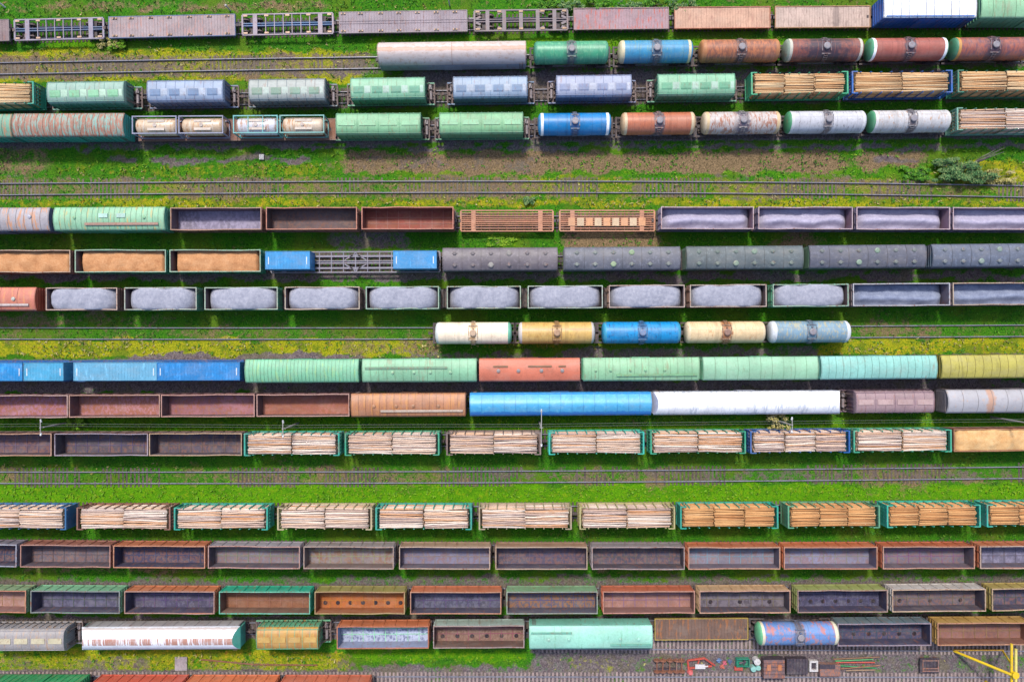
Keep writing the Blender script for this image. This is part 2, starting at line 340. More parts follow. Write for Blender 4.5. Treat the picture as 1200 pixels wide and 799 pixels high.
# ------------------------------------------------------------------ tracks
M_rail = paint(C(138, 140, 156), C(84, 66, 62), .35, 1, 1, .4, .2, name='rail_steel')
M_railt = paint(C(150, 150, 168), C(110, 98, 98), .3, 1, 1, .3, .2, name='rail_head')
M_sleep = {'pale': paint(C(170, 150, 146), C(120, 104, 100), .3, 1, .8, .95, .3, name='sleeper_pale'), 'wood': paint(C(92, 80, 74), C(112, 98, 84), .4, 1, .8, .95, .4, name='sleeper_wood'), 'conc': paint(C(116, 104, 90), C(84, 84, 60), .35, 1, .8, .95, .3, name='sleeper_concrete')}
def track(key, x0=-125, x1=125, kind='wood', sz=.1, sj=.02):
    f, gq = ROWS[key]
    xs_ = np.arange(x0, x1 + .1, 2.5); root = empty('railway_track', ((x0 + x1) / 2, f((x0 + x1) / 2), 0)); root['kind'] = 'structure'
    ox, oy = root.location.x, root.location.y
    for s in (-1, 1):
        mb = MB(); prof = [(-.075, .1), (.075, .1), (.075, .13), (.035, .16), (.035, .24), (-.035, .24), (-.035, .16), (-.075, .13)]
        prof = [(-.08, .1), (.08, .1), (.04, .19), (.045, .27), (-.045, .27), (-.04, .19)]
        n = len(prof)
        for x in xs_:
            a = math.atan(gq(x)); cx, cy = x - math.sin(a) * s * .797, f(x) + math.cos(a) * s * .797
            for (py, pz) in prof: mb.v.append((cx - math.sin(a) * py - ox, cy + math.cos(a) * py - oy, pz))
        for i in range(len(xs_) - 1):
            for k in range(n):
                j = (k + 1) % n; mb.q((i * n + k, i * n + j, (i + 1) * n + j, (i + 1) * n + k), 1 if k == 3 else 0)
        mb.build('rail', [M_rail, M_railt], root)
    mb = MB()
    for x in np.arange(x0 + .3, x1, .56):
        a = math.atan(gq(x)) + random.uniform(-.012, .012); cx, cy = x + random.uniform(-.03, .03), f(x)
        c_, s_ = math.cos(a), math.sin(a); dj = -sj * (.5 + .9 * math.sin(x * .31 + sz * 90) * math.sin(x * .083 + 2)) + random.uniform(-.012, .012); o = len(mb.v); h = 1.36 + random.uniform(-.04, .05)
        for z in (-.16, sz + .02):
            for dx, dy in ((-.13, -h), (.13, -h), (.13, h), (-.13, h)): mb.v.append((cx + dx * c_ - dy * s_ - ox, cy + dx * s_ + dy * c_ - oy, z + (dj if z > 0 or sz < .05 else 0)))
        for ix in ((4, 5, 6, 7), (0, 1, 5, 4), (1, 2, 6, 5), (2, 3, 7, 6), (3, 0, 4, 7)): mb.q(tuple(o + i for i in ix))
    s = mb.build('sleepers', [M_sleep[kind]], root); s['kind'] = 'stuff'
for k in 'ABCDTEFGHIJKULMNOP': track(k, kind='pale' if k == 'P' else 'conc' if k in 'BTN' else 'wood', sz={'H': -.075, 'U': 0, 'T': .01, 'B': .01}.get(k, .06), sj={'H': .05, 'U': .04, 'T': .05, 'B': .05}.get(k, .03))
track('V', 4, 125, 'pale')
# ------------------------------------------------------------------ shared running gear
M_dark = paint(C(74, 66, 72), C(110, 84, 72), .4, 1.2, .8, .7, .35, name='underframe_steel')
M_gear = paint(C(120, 100, 96), C(70, 60, 66), .4, 2, 1, .7, .35, name='gear_steel')
mb = MB()
for s in (-1, 1):
    mb.box(-1.25, 1.25, s * 1.02 - .09, s * 1.02 + .09, .55, .78); mb.box(-.35, .35, s * 1.02 - .13, s * 1.02 + .13, .42, .9)
    for x in (-.925, .925): mb.box(x - .16, x + .16, s * 1.02 - .14, s * 1.02 + .14, .48, .88)
mb.box(-.25, .25, -.95, .95, .62, .92)
ME_bogie = mb.mesh('bogie', [M_dark])
mb = MB(); mb.cyl((0, -1.1, .74), (0, 1.1, .74), .09, n=8)
for s in (-1, 1): mb.cyl((0, s * .72, .74), (0, s * .86, .74), .475, n=16)
ME_wset = mb.mesh('wheelset', [M_gear])
def bogie(root, x):
    b = inst('bogie', ME_bogie, root, (x, 0, 0))
    for q in (-.925, .925): inst('wheelset', ME_wset, b, (q, 0, 0))
mb = MB(); mb.box(-.05, .62, -.11, .11, 1.0, 1.24); mb.box(.5, .8, -.2, .2, .93, 1.3); mb.cyl((.1, .3, .95), (.7, .1, .8), .035, n=6)
ME_coup = mb.mesh('coupler', [M_dark])
mb = MB()
for i in range(9): mb.cyl((-.22, 0, 1.2 + i * .27), (.22, 0, 1.2 + i * .27), .018, n=5)
for x in (-.22, .22): mb.cyl((x, 0, 1.1), (x, 0, 3.5), .022, n=5)
ME_lad = mb.mesh('ladder', [M_gear])
def gear(root, L, bx=None, c=True):
    bx = bx or L / 2 - 2.1
    for s in (-1, 1): bogie(root, s * bx)
    if c:
        for s in (-1, 1): inst('coupler', ME_coup, root, (s * (L / 2 - .05), 0, 0), 0 if s > 0 else math.pi)
def jit(c, a=.1):
    k = 1 + random.uniform(-a, a); return tuple(min(.85, v * k) for v in c)
# ------------------------------------------------------------------ wagon builders (local x = along the train)
def gondola(root, L, rim, side, inn, floor, W=3.12, z1=3.5, ribs=8, zf=1.35, alt=None, boards=True, short=False, famt=.3, falt=None, iamt=.3, dots=None, gap=0):
    hy, t = W / 2 - .08, .07; hl = L / 2
    ms = paint(side, alt, .3, .9, .3); mi = paint(inn, None, iamt, .8, .5, .8); fr = random.random(); mf = paint(tuple(c * 1.12 for c in floor), falt or (tuple(c * .55 + r * .45 for c, r in zip(floor, C(170, 112, 80))) if fr < .7 else tuple(min(.6, c * 1.6 + .02) for c in floor)), max(famt, .38 + .2 * random.random()), float(random.choice((.5, .8, 1.1))), 1.3, .9, .35); mr = paint(tuple(c * .85 for c in rim), RUST, .3, 1.6, .8)
    for s in (-1, 1):
        m = MB(); ya, yb = (hy - t, hy) if s > 0 else (-hy, -hy + t)
        m.box(-hl, hl, ya, yb, 1.2, z1 - .1, 0, {'y-' if s > 0 else 'y+': 1})
        for i in range(ribs + 1):
            x = -hl + .12 + (L - .24) * i / ribs
            m.prof([(s * hy, 1.15), (s * (hy + .1), 1.2), (s * (hy + .08), z1 - .12), (s * hy, z1 - .12)], x - .07, x + .07, 0)
            m.box(x - .035, x + .035, *( (hy - t - .025, hy - t) if s > 0 else (-hy + t, -hy + t + .025)), zf, z1 - .15, 1)
        m.box(-hl, hl, *((hy, hy + .07) if s > 0 else (-hy - .07, -hy)), 1.18, 1.36, 0)
        m.build('side_wall', [ms, mi], root)
        m = MB(); xa, xb = (hl - t, hl) if s > 0 else (-hl, -hl + t)
        m.box(xa, xb, -hy + t, hy - t, 1.2, z1 - .1, 0, {'x-' if s > 0 else 'x+': 1})
        for z in (1.7, 2.3, 2.9): m.box(*((hl, hl + .08) if s > 0 else (-hl - .08, -hl)), -hy + .05, hy - .05, z, z + .14, 0)
        for y in (-.75, .75): m.box(*((hl, hl + .09) if s > 0 else (-hl - .09, -hl)), y - .06, y + .06, 1.2, z1 - .12, 0)
        m.build('end_wall', [ms, mi], root)
    m = MB(); rw = .12
    for s in (-1, 1):
        ks = [(-hl - .04, 0.0)] + [(-hl + L * t, random.gauss(0, .03)) for t in (.2, .4, .6, .8)] + [(hl + .04, 0.0)]
        for q, ((xa, da), (xb, db)) in enumerate(zip(ks[:-1], ks[1:])):
            m.bar((xa, s * (hy - .02) + da, z1 - .04 - .001 * (q % 2) - abs(da) * .6), (xb, s * (hy - .02) + db, z1 - .04 - .001 * (q % 2) - abs(db) * .6), rw, .12)
        m.bar((s * (hl - .02), -hy + .06, z1 - .045), (s * (hl - .02), hy - .06, z1 - .045), rw, .12)
    m.build('top_rim', [mr], root)
    m = MB(); m.box(-hl + t, hl - t, -hy + t, hy - t, zf - .1, zf, 0)
    if boards:
        for i in range(1, ribs): x = -hl + L * i / ribs; m.box(x - .045, x + .045, -hy + t, hy - t, zf, zf + .05, 1)
        m.box(-hl + t, hl - t, .36, .44, zf, zf + .07, 1); m.box(-hl + t, hl - t, -.44, -.36, zf, zf + .055, 1)
    m.build('floor', [mf, paint(tuple(min(.7, c * random.choice((.7, 1.2, 1.5)) + .005) for c in floor), None, .3, 1, 1)], root)
    if dots:
        for i in range(dots):
            x = -hl + L * (i + .5) / dots
            h = MB(); h.cyl((x, -.75, zf), (x, -.75, zf + .04), .3, .26, 10); h.box(x - .1, x + .14, -.95, -.6, zf + .03, zf + .1)
            h.build('drop_door_latch', [paint(C(44, 36, 48), None, .3, 1, 1)], root)
    m = MB(); e = .55 if short else .12
    m.box(-hl - e, hl + e, -.28, .28, .92, 1.2)
    for s in (-1, 1): m.box(s * (hl + e) - .12, s * (hl + e) + .12, -1.4, 1.4, 1.0, 1.22); m.box(-hl, hl, s * 1.3 - .06, s * 1.3 + .06, 1.0, 1.19)
    if short:
        for s in (-1, 1):
            m.box(s * (hl + .28) - .26, s * (hl + .28) + .26, -1.3, 1.3, 1.225, 1.27)
            for y in (-1.25, 1.25): m.bar((s * (hl + .5), y, 1.25), (s * (hl + .08), y, 3.2), .07, .07)
    m.build('underframe', [M_dark], root)
    gear(root, L + 2 * e, hl - 1.9)
def heap(L, W, kind, z0, top, mat, name, seed, ends=1.0, ridge=0, bumps=5):
    """loose load: height field from the wagon floor up"""
    r = np.random.default_rng(seed); nx_, ny_ = 60, 18
    u = np.linspace(-1, 1, nx_); w = np.linspace(-1, 1, ny_); U, V = np.meshgrid(u, w)
    xx = U * L / 2; yy = V * W / 2
    if kind == 'dome':
        pw = r.uniform(4.5, 7.5); sk = r.uniform(-.12, .12); e = np.clip(1 - np.abs(np.clip(U + sk * (1 - U * U), -1, 1)) ** pw, 0, 1) ** .42; s = np.clip(1 - np.abs(V) ** 3 * .1 - np.abs(V * U * U) ** 2.8 * .6, 0, 1) * (1 + .07 * np.sin(U * r.uniform(3, 7) + r.uniform(0, 6)))
        h = (top - z0) * e * s
    elif kind == 'level':
        h = (top - z0) * (1 - .12 * np.abs(V) ** 2) * (1 - .5 * np.clip((np.abs(U) - .93) / .07, 0, 1) * ends)
    else:
        yc = ridge; h = (top - z0) * (.55 + .45 * np.exp(-((V - yc + .25 * wob(U * 9, V, .3, seed)) / .42) ** 2)) * (1 - .8 * np.clip((np.abs(U) - .8) / .2, 0, 1) ** 1.6)
    h = h + r.uniform(.05, .12) * np.sin(U * math.pi * (bumps + r.uniform(-1, 1)) + r.uniform(0, 6)) * (1 - V * V) + wob(xx, yy, 1.6, seed) * .07 + wob(xx, yy, 4, seed + 1) * .04
    edge = (np.abs(U) > .999) | (np.abs(V) > .999)
    h = np.clip(h, .02, None); base = np.zeros_like(h)
    vs = np.stack([xx, yy, h], -1).reshape(-1, 3).tolist(); vs += [(a, b, 0) for a, b in ((-L / 2, -W / 2), (L / 2, -W / 2), (L / 2, W / 2), (-L / 2, W / 2))]
    idx = np.arange(nx_ * ny_).reshape(ny_, nx_)
    fs = np.stack([idx[:-1, :-1], idx[:-1, 1:], idx[1:, 1:], idx[1:, :-1]], -1).reshape(-1, 4).tolist(); nq = len(fs)
    b = nx_ * ny_
    fs += [list(idx[0, ::-1]) + [b, b + 1], list(idx[-1, :]) + [b + 2, b + 3], list(idx[:, 0]) + [b + 3, b], list(idx[::-1, -1]) + [b + 1, b + 2]]
    fs = [[int(i) for i in f] for f in fs]
    me = bpy.data.meshes.new(name); me.from_pydata(vs, [], fs); me.materials.append(mat)
    me.polygons.foreach_set('use_smooth', [i < nq for i in range(len(fs))]); me.update()
    o = bpy.data.objects.new(name, me); COL.objects.link(o); return o
def arc(W, ze, zr, n=10, p=2.0):
    return [(W / 2 * (1 - 2 * i / n), ze + (zr - ze) * (1 - abs(1 - 2 * i / n) ** p)) for i in range(n + 1)]
def boxcar(root, L, roof, side, end=None, W=3.05, ze=3.75, zr=4.15, seams=14, hatches=(), walk=None, alt=None, amt=.25, ribs=14, door=True, p=2.0, vents=(), roofm=None, salt=None, stretch=.25, chamf=0, seamcol=None, square=None, endcol2=None, coup=True, smooth=True, lip=True):
    hl, hy = L / 2, W / 2; end = end or side
    ms = paint(side, salt, .25, .8, .3); me_ = paint(end, None, .25, .8, .3); mr = roofm or paint(roof, alt, amt, .8, stretch); md = paint(seamcol or tuple(c * .55 for c in roof), None, .2, 1, 1)
    for s in (-1, 1):
        m = MB(); ya, yb = (hy - .06, hy) if s > 0 else (-hy, -hy + .06)
        m.box(-hl + chamf * .3, hl - chamf * .3, ya, yb, 1.15, ze, 0)
        for i in range(ribs + 1):
            x = -hl + .1 + chamf * .3 + (L - .2 - chamf * .6) * i / ribs
            m.box(x - .05, x + .05, *((hy, hy + .06) if s > 0 else (-hy - .06, -hy)), 1.15, ze - .05, 0)
        m.build('side_wall', [ms], root)
        if door:
            m = MB(); ya, yb = (hy + .062, hy + .1) if s > 0 else (-hy - .1, -hy - .062)
            m.box(-1.2, 1.2, ya, yb, 1.3, ze - .2)
            for x in (-1.2, -.4, .4, 1.13): m.box(x, x + .07, *((yb, yb + .03) if s > 0 else (ya - .03, ya)), 1.3, ze - .2)
            m.build('door', [ms], root)
        m = MB(); xa, xb = (hl - .06, hl) if s > 0 else (-hl, -hl + .06)
        pr = [(hy - .07, 1.15)] + (arc(W - .14, ze - .02, zr - .04, 8, p) if not chamf else [(hy - .07, ze), (-hy + .07, ze)]) + [(-hy + .07, 1.15)]
        m.prof(pr, xa, xb)
        for i in range(5):
            z = 1.5 + i * (ze - 1.6) / 4.4; m.box(*((hl, hl + .07) if s > 0 else (-hl - .07, -hl)), -hy + .1, hy - .1, z, z + .13)
        m.build('end_wall', [me_], root)
    m = MB(); top = arc(W + .1, ze, zr, 12, p); low = [(y * .985, z - .06) for y, z in top][::-1]
    k = len(top)
    n = len(top) * 2
    sh = None
    if chamf:
        low = [(-hy, ze - .06), (hy, ze - .06)]; sh = [chamf * max(0, (z - ze)) / (zr - ze) for (y, z) in top + low]
    m.prof(top + low, -hl - .05, hl + .05, 0, smooth, x0s=sh, x1s=[-q for q in sh] if sh else None, capm=2 if chamf else None)
    if seams:
        for i in range(seams + 1):
            x = -hl + .03 + (L - .06) * i / seams
            if chamf and i in (0, seams): continue
            t2 = [(y * 1.002, z + .03) for y, z in top]; l2 = [(y, z - .02) for y, z in top][::-1]
            m.prof(t2 + l2, x - .025, x + .025, 1)
    m.build('roof', [mr, md, me_], root)
    zz = lambda y: ze + (zr - ze) * (1 - abs(y / (W / 2 + .05)) ** p)
    for (x, y, r, c) in hatches:
        h = MB(); z = zz(y); h.cyl((x, y, z - .1), (x, y, z + .14), r, r * .96, 12); h.cyl((x, y, z + .14), (x, y, z + .2), r * .8, r * .3, 12)
        h.build('roof_hatch', [paint(c, None, .3, 1, 1)], root)
    for (x0, x1, y0, y1, c) in (square or ()):
        h = MB(); z = zz((y0 + y1) / 2)
        h.bar(((x0), (y0 + y1) / 2, z + .07), ((x1), (y0 + y1) / 2, z + .07), abs(y1 - y0), .12); h.build('roof_panel', [paint(c, None, .3, 1, .6)], root)
    if walk:
        for (x0, x1, y, w) in walk[0]:
            h = MB(); z = zz(y); h.bar((x0, y, z + .13), (x1, y, z + .13), w, .05)
            for x in np.arange(x0 + .2, x1, 1.3): h.box(x - .03, x + .03, y - w / 2, y + w / 2, z - .05, z + .11)
            h.build('roof_walkway', [paint(walk[1], None, .35, 1, 1)], root)
    m = MB(); m.box(-hl, hl, -.28, .28, .88, 1.14); 
    for s in (-1, 1): m.box(-hl, hl, s * (hy - .1) - .06, s * (hy - .1) + .06, .95, 1.14); m.box(s * hl - .1, s * hl + .1, -1.4, 1.4, .98, 1.14)
    for s in (-1, 1): inst('ladder', ME_lad, root, (s * (hl - .6), -s * (hy + .1), 0))
    m.build('underframe', [M_dark], root); gear(root, L + .1, hl - 2.6)
def hopper(root, L, col, hatch, top=None, alt=None, amt=.2, plat=1.0, W=3.0, ze=3.4, zr=4.1, kind='pads', side=None, n=4, curved=True):
    """covered hopper: ribbed body under a cambered roof, open platform with gear at both ends"""
    hl, hy = L / 2, W / 2
    mr = paint(col, alt, amt, .8, .4); ms = paint(side or tuple(c * .8 for c in col), alt, .3, .8, .3); mh = paint(hatch, None, .25, 1.2, .8)
    prof = [(hy, ze), (hy * .95, ze + (zr - ze) * .35), (hy * .76, ze + (zr - ze) * .78), (hy * .42, zr - .05), (0, zr), (-hy * .42, zr - .05), (-hy * .76, ze + (zr - ze) * .78), (-hy * .95, ze + (zr - ze) * .35), (-hy, ze)]
    m = MB(); m.prof(prof + [(-hy + .05, ze - .06), (hy - .05, ze - .06)], -hl, hl, 0, curved)
    for i in range(n * 2 + 1):
        x = -hl + .04 + (L - .08) * i / (n * 2); m.prof([(y * 1.01, z + .025) for y, z in prof] + [(y, z - .03) for y, z in prof][::-1], x - .03, x + .03, 1)
    for s in (-1, 1): m.box(-hl, hl, s * hy * .86 - .04, s * hy * .86 + .04, ze + (zr - ze) * .6, ze + (zr - ze) * .6 + .07, 1)
    m.build('roof', [mr, ms], root)
    for s in (-1, 1):
        m = MB(); m.prof([(s * (hy - .02), ze - .06), (s * (hy - .02), 1.7), (s * (hy - .55), 1.15), (s * (hy - .65), 1.15), (s * (hy - .1), 1.75), (s * (hy - .1), ze - .06)], -hl, hl, 0)
        for i in range(13):
            x = -hl + .1 + (L - .2) * i / 12; m.box(x - .05, x + .05, *((hy - .02, hy + .09) if s > 0 else (-hy - .09, -hy + .02)), 1.25, ze - .07)
        m.box(-hl - plat, hl + plat, *((hy - .12, hy + .06) if s > 0 else (-hy - .06, -hy + .12)), 1.05, 1.24)
        m.build('side_wall', [ms], root)
        m = MB(); x = s * (hl - .08); zb = 1.5
        m.prof([(hy - .1, ze - .06), (hy - .1, zb), (-hy + .1, zb), (-hy + .1, ze - .06)] + prof[::-1][1:-1], x - .04, x + .04)
        for y in (-1.1, -.55, 0, .55, 1.1): m.box(*((hl - .04, hl + .05) if s > 0 else (-hl - .05, -hl + .04)), y - .05, y + .05, 1.5, ze + .1)
        m.build('end_wall', [ms], root)
    for i in range(n):
        xc = -hl + L * (i + .5) / n; w = L / n * .3
        h = MB()
        if kind == 'pads': h.prof([(.12, zr - .12), (.12, zr + .06), (-.12, zr + .05), (-.62, zr - .0), (-.82, zr - .09), (-.84, zr - .3)], xc - w * 1.1, xc + w * .7)
        elif kind == 'flaps': h.box(xc - w, xc + w, -.32, .32, zr - .05, zr + .1)
        else:
            h.prof([(.35, zr - .12), (.35, zr + .05), (-.35, zr + .05), (-.35, zr - .12)], xc - w * 1.3, xc + w * 1.3)
        h.build('roof_hatch', [mh], root)
        if kind == 'pads':
            h = MB(); h.prof([(.2, zr - .12), (.2, zr + .045), (-.12, zr + .035), (-.62, zr - .02), (-.9, zr - .13), (-.92, zr - .3)], xc + w * .85, xc + w * 1.95 if i < n - 1 else xc + w * 1.4); h.build('filler_cover', [paint(tuple(min(.72, c * .7 + .22) for c in hatch), None, .2, 1, 1)], root)
    m = MB(); T = hl + plat
    m.box(-T, T, -.26, .26, .9, 1.12)
    for s in (-1, 1):
        m.box(s * T - .1, s * T + .1, -1.45, 1.45, .98, 1.2)
        m.box(*sorted((s * (hl - .5), s * T)), .5, .75, 1.0, 1.14); m.box(*sorted((s * (hl - .5), s * T)), -.75, -.5, 1.0, 1.14)
        m.box(s * (hl + .35) - .12, s * (hl + .35) + .12, -1.4, 1.4, 1.01, 1.16)
        for y in (-1.2, 1.2): m.bar((s * (T - .1), y, 1.2), (s * (hl - .03), y * .8, ze - .4), .08, .08)
    m.build('underframe', [M_gear], root)
    s = 1 if root.location.x < 0 else -1; bgm = paint(C(150, 140, 144), None, .3, 2, 1)
    m = MB(); m.cyl((s * (hl + .55), -.9, 1.42), (s * (hl + .55), .3, 1.42), .2, n=10); m.build('air_reservoir', [bgm], root)
    m = MB(); m.box(s * (hl + .5) - .2, s * (hl + .5) + .2, .55, 1.15, 1.2, 1.5); m.build('valve_box', [bgm], root)
    m = MB(); m.cyl((-s * (hl + .5), .2, 1.4), (-s * (hl + .5), 1.1, 1.4), .16, n=10); m.build('brake_cylinder', [bgm], root)
    for s in (-1, 1): inst('ladder', ME_lad, root, (s * (hl + .12), -s * .9, 0), math.pi / 2)
    gear(root, 2 * T, hl - .6)
def hatchcar(root, L, col, side, hc, big, W=3.05):
    """long covered hopper with two lines of round roof hatches"""
    boxcar(root, L, col, side, None, W, 3.6, 4.05, 6, (), None, tuple(c * 1.5 for c in col), .3, 12, False, p=2.4, stretch=1.5)
    for i in range(6):
        for s in (-1, 1):
            x = -L / 2 + L * (i + .65) / 6.3; y = s * .78; b = (i == 3 and s > 0) or (i == 2 and s < 0)
            h = MB(); r = .33 if b else .24; h.cyl((x, y, 3.8), (x, y, 4.08), r, r, 14); h.cyl((x, y, 4.08), (x, y, 4.15), r * 1.1, r * .7, 14)
            h.box(x - .42, x + .42, y - .05, y + .05, 3.9, 4.0); h.build('roof_hatch', [paint(big if b else hc, None, .25, 1, 1)], root)
def tank(root, L, col, endc, ring=None, alt=None, amt=.25, band=None, bw=.55, R_=1.48, blobs=(), stretch=.6, rgt=None, gear_col=None, scale=1.3):
    """tank wagon: shell, dished ends, hatch with platform and ladders over the middle"""
    zc = 1.25 + R_; hl = L / 2 - .55
    bl = tuple(blobs) + (((0, 0.0, bw * 1.35, band, .9), (0, random.uniform(-2.5, 2.5), .22, tuple(c * .6 for c in col), .45), (1, random.uniform(.2, .6), .1, tuple(c * .6 + .02 for c in col), .4)) if band else ())
    m = MB(); m.rev([(-hl, R_), (-hl * .5, R_), (0, R_), (hl * .5, R_), (hl, R_)], 0, 32, 0, zc)
    m.build('tank_shell', [paint(col, alt, amt, scale, stretch, .4, .2, bl)], root)
    for s in (-1, 1):
        m = MB(); rr = [(s * hl, R_), (s * (hl + .2), R_ * .975), (s * (hl + .37), R_ * .86), (s * (hl + .48), R_ * .62), (s * (hl + .54), R_ * .3), (s * (hl + .55), .01)]
        m.rev(rr, 0, 32, 0, zc); m.build('tank_end', [paint((rgt if (s > 0 and rgt) else endc), None, .2, .8, .5, .45)], root)
        if ring:
            m = MB(); m.rev([(s * (hl - .22), R_ + .012), (s * (hl + .03), R_ + .016), (s * (hl + .14), R_ * 1.0)], 0, 32, 0, zc); m.build('end_ring', [paint(ring, None, .2, 1, 1)], root)
    for x in (-hl * .8, -hl * .52, -hl * .24, hl * .24, hl * .52, hl * .8):
        m = MB(); m.rev([(x - .03, R_ + .012), (x + .03, R_ + .012)], 0, 32, 0, zc); m.build('tank_band', [paint(tuple(c * .8 for c in col), alt, amt, .8, .3)], root)
    gc = paint(gear_col or C(116, 112, 122), tuple(c * .7 for c in col), .45, 2, 1)
    m = MB(); zt = zc + R_; m.cyl((0, 0, zt - .15), (0, 0, zt + .2), .42, .42, 16); 
    m.cyl((.0, .62, zt - .2), (.0, .62, zt + .1), .12, n=8); h_ = m.build('hatch', [gc], root); m = MB(); m.cyl((0, 0, zt + .2), (0, 0, zt + .27), .46, .35, 16); m.build('lid', [paint(tuple(min(.8, c * 1.3 + .05) for c in (gear_col or C(116, 112, 122))), None, .3, 2, 1)], h_)
    m = MB()
    for s in (-1, 1):
        m.box(-.55, .55, s * .78 - .22, s * .78 + .22, zt - .3, zt - .26)
        for x in (-.6, .6): m.bar((x, s * .98, zt - .3), (x, s * .62, zt - .05), .035, .035)
        m.bar((-.62, s * 1.0, zt + .0), (.62, s * 1.0, zt + .0), .03, .03)
        for x in (-.6, .6): m.bar((x, s * 1.0, zt - .36), (x, s * 1.0, zt + .0), .03, .03)
    for x in (-.6, .6): m.bar((x, -.62, zt - .02), (x, .62, zt - .02), .12, .05)
    m.build('platform', [gc], root)
    for s in (-1, 1):
        m = MB()
        pts = [(s * math.sin(a) * (R_ + .12), zc + math.cos(a) * (R_ + .12)) for a in np.linspace(.62, 1.75, 7)]
        for x in (-.24, .24):
            for a, b in zip(pts[:-1], pts[1:]): m.bar((x, a[0], a[1]), (x, b[0], b[1]), .05, .05)
        for a in pts: m.bar((-.24, a[0], a[1]), (.24, a[0], a[1]), .04, .04)
        m.build('ladder', [gc], root)
    m = MB(); T = L / 2 + .35
    m.box(-T, T, -.3, .3, .88, 1.15)
    for s in (-1, 1):
        m.box(s * T - .12, s * T + .12, -1.45, 1.45, .95, 1.2); m.box(*sorted((s * T, s * (T - 2))), 1.2, 1.42, 1.02, 1.17); m.box(*sorted((s * T, s * (T - 2))), -1.42, -1.2, 1.02, 1.17)
        for x in (s * (hl - .9),): m.prof([(1.2, 1.1), (1.25, 1.9), (.9, 1.55), (-.9, 1.55), (-1.25, 1.9), (-1.2, 1.1)], x - .15, x + .15)
    m.bar((-T, -1.42, 1.08), (T, -1.42, 1.08), .06, .06); m.bar((-T, 1.42, 1.08), (T, 1.42, 1.08), .06, .06)
    m.build('underframe', [M_dark], root); gear(root, 2 * T, hl - .9)
def flat(root, L, deck, edge, W=3.0, pins=(), planks=30, alt=None, amt=.3, groove=False, lips=False, zd=1.3, blobs=()):
    hl, hy = L / 2, W / 2; mk = paint(deck, alt, amt, 1, .4, .85, .25, blobs); me_ = paint(edge, None, .3, 1, 1)
    m = MB(); w = L / planks
    for i in range(planks):
        x = -hl + i * w; dz = random.uniform(-.012, .012)
        m.box(x + .008, x + w - .012, -hy + .09, hy - .09, zd - .07, zd + dz)
    m.box(-hl + .02, hl - .02, -hy + .1, hy - .1, zd - .1, zd - .072)
    if groove: m.box(-hl, hl, -.2, -.15, zd, zd + .05); m.box(-hl, hl, .15, .2, zd, zd + .05)
    m.build('deck', [mk], root)
    m = MB()
    for s in (-1, 1):
        m.box(-hl, hl, *((hy - .085, hy) if s > 0 else (-hy, -hy + .085)), .98, zd + (.09 if lips else .03)); m.box(*((hl, hl + .09) if s > 0 else (-hl - .09, -hl)), -hy, hy, 1.0, zd + (.09 if lips else .03))
        if lips:
            for i in range(9): x = -hl + .2 + (L - .4) * i / 8; m.box(x - .06, x + .06, *((hy, hy + .08) if s > 0 else (-hy - .08, -hy)), 1.05, zd + .02)
    m.build('side_sill', [me_], root)
    for x in pins:
        for s in (-1, 1):
            h = MB(); y = s * (hy - .3); h.box(x - .22, x + .22, y - .13, y + .13, zd + .013, zd + .045, 0); h.box(x - .3, x - .16, y - .1, y + .1, zd + .045, zd + .16, 1); h.box(x + .16, x + .3, y - .1, y + .1, zd + .045, zd + .16, 1)
            h.build('container_lock', [paint(C(58, 46, 50), None, .3, 1, 1), paint(C(214, 170, 130), C(170, 100, 60), .3, 2, 1)], root)
    m = MB(); m.box(-hl, hl, -.3, .3, .85, 1.15); m.build('underframe', [M_dark], root)
    gear(root, L + .15)
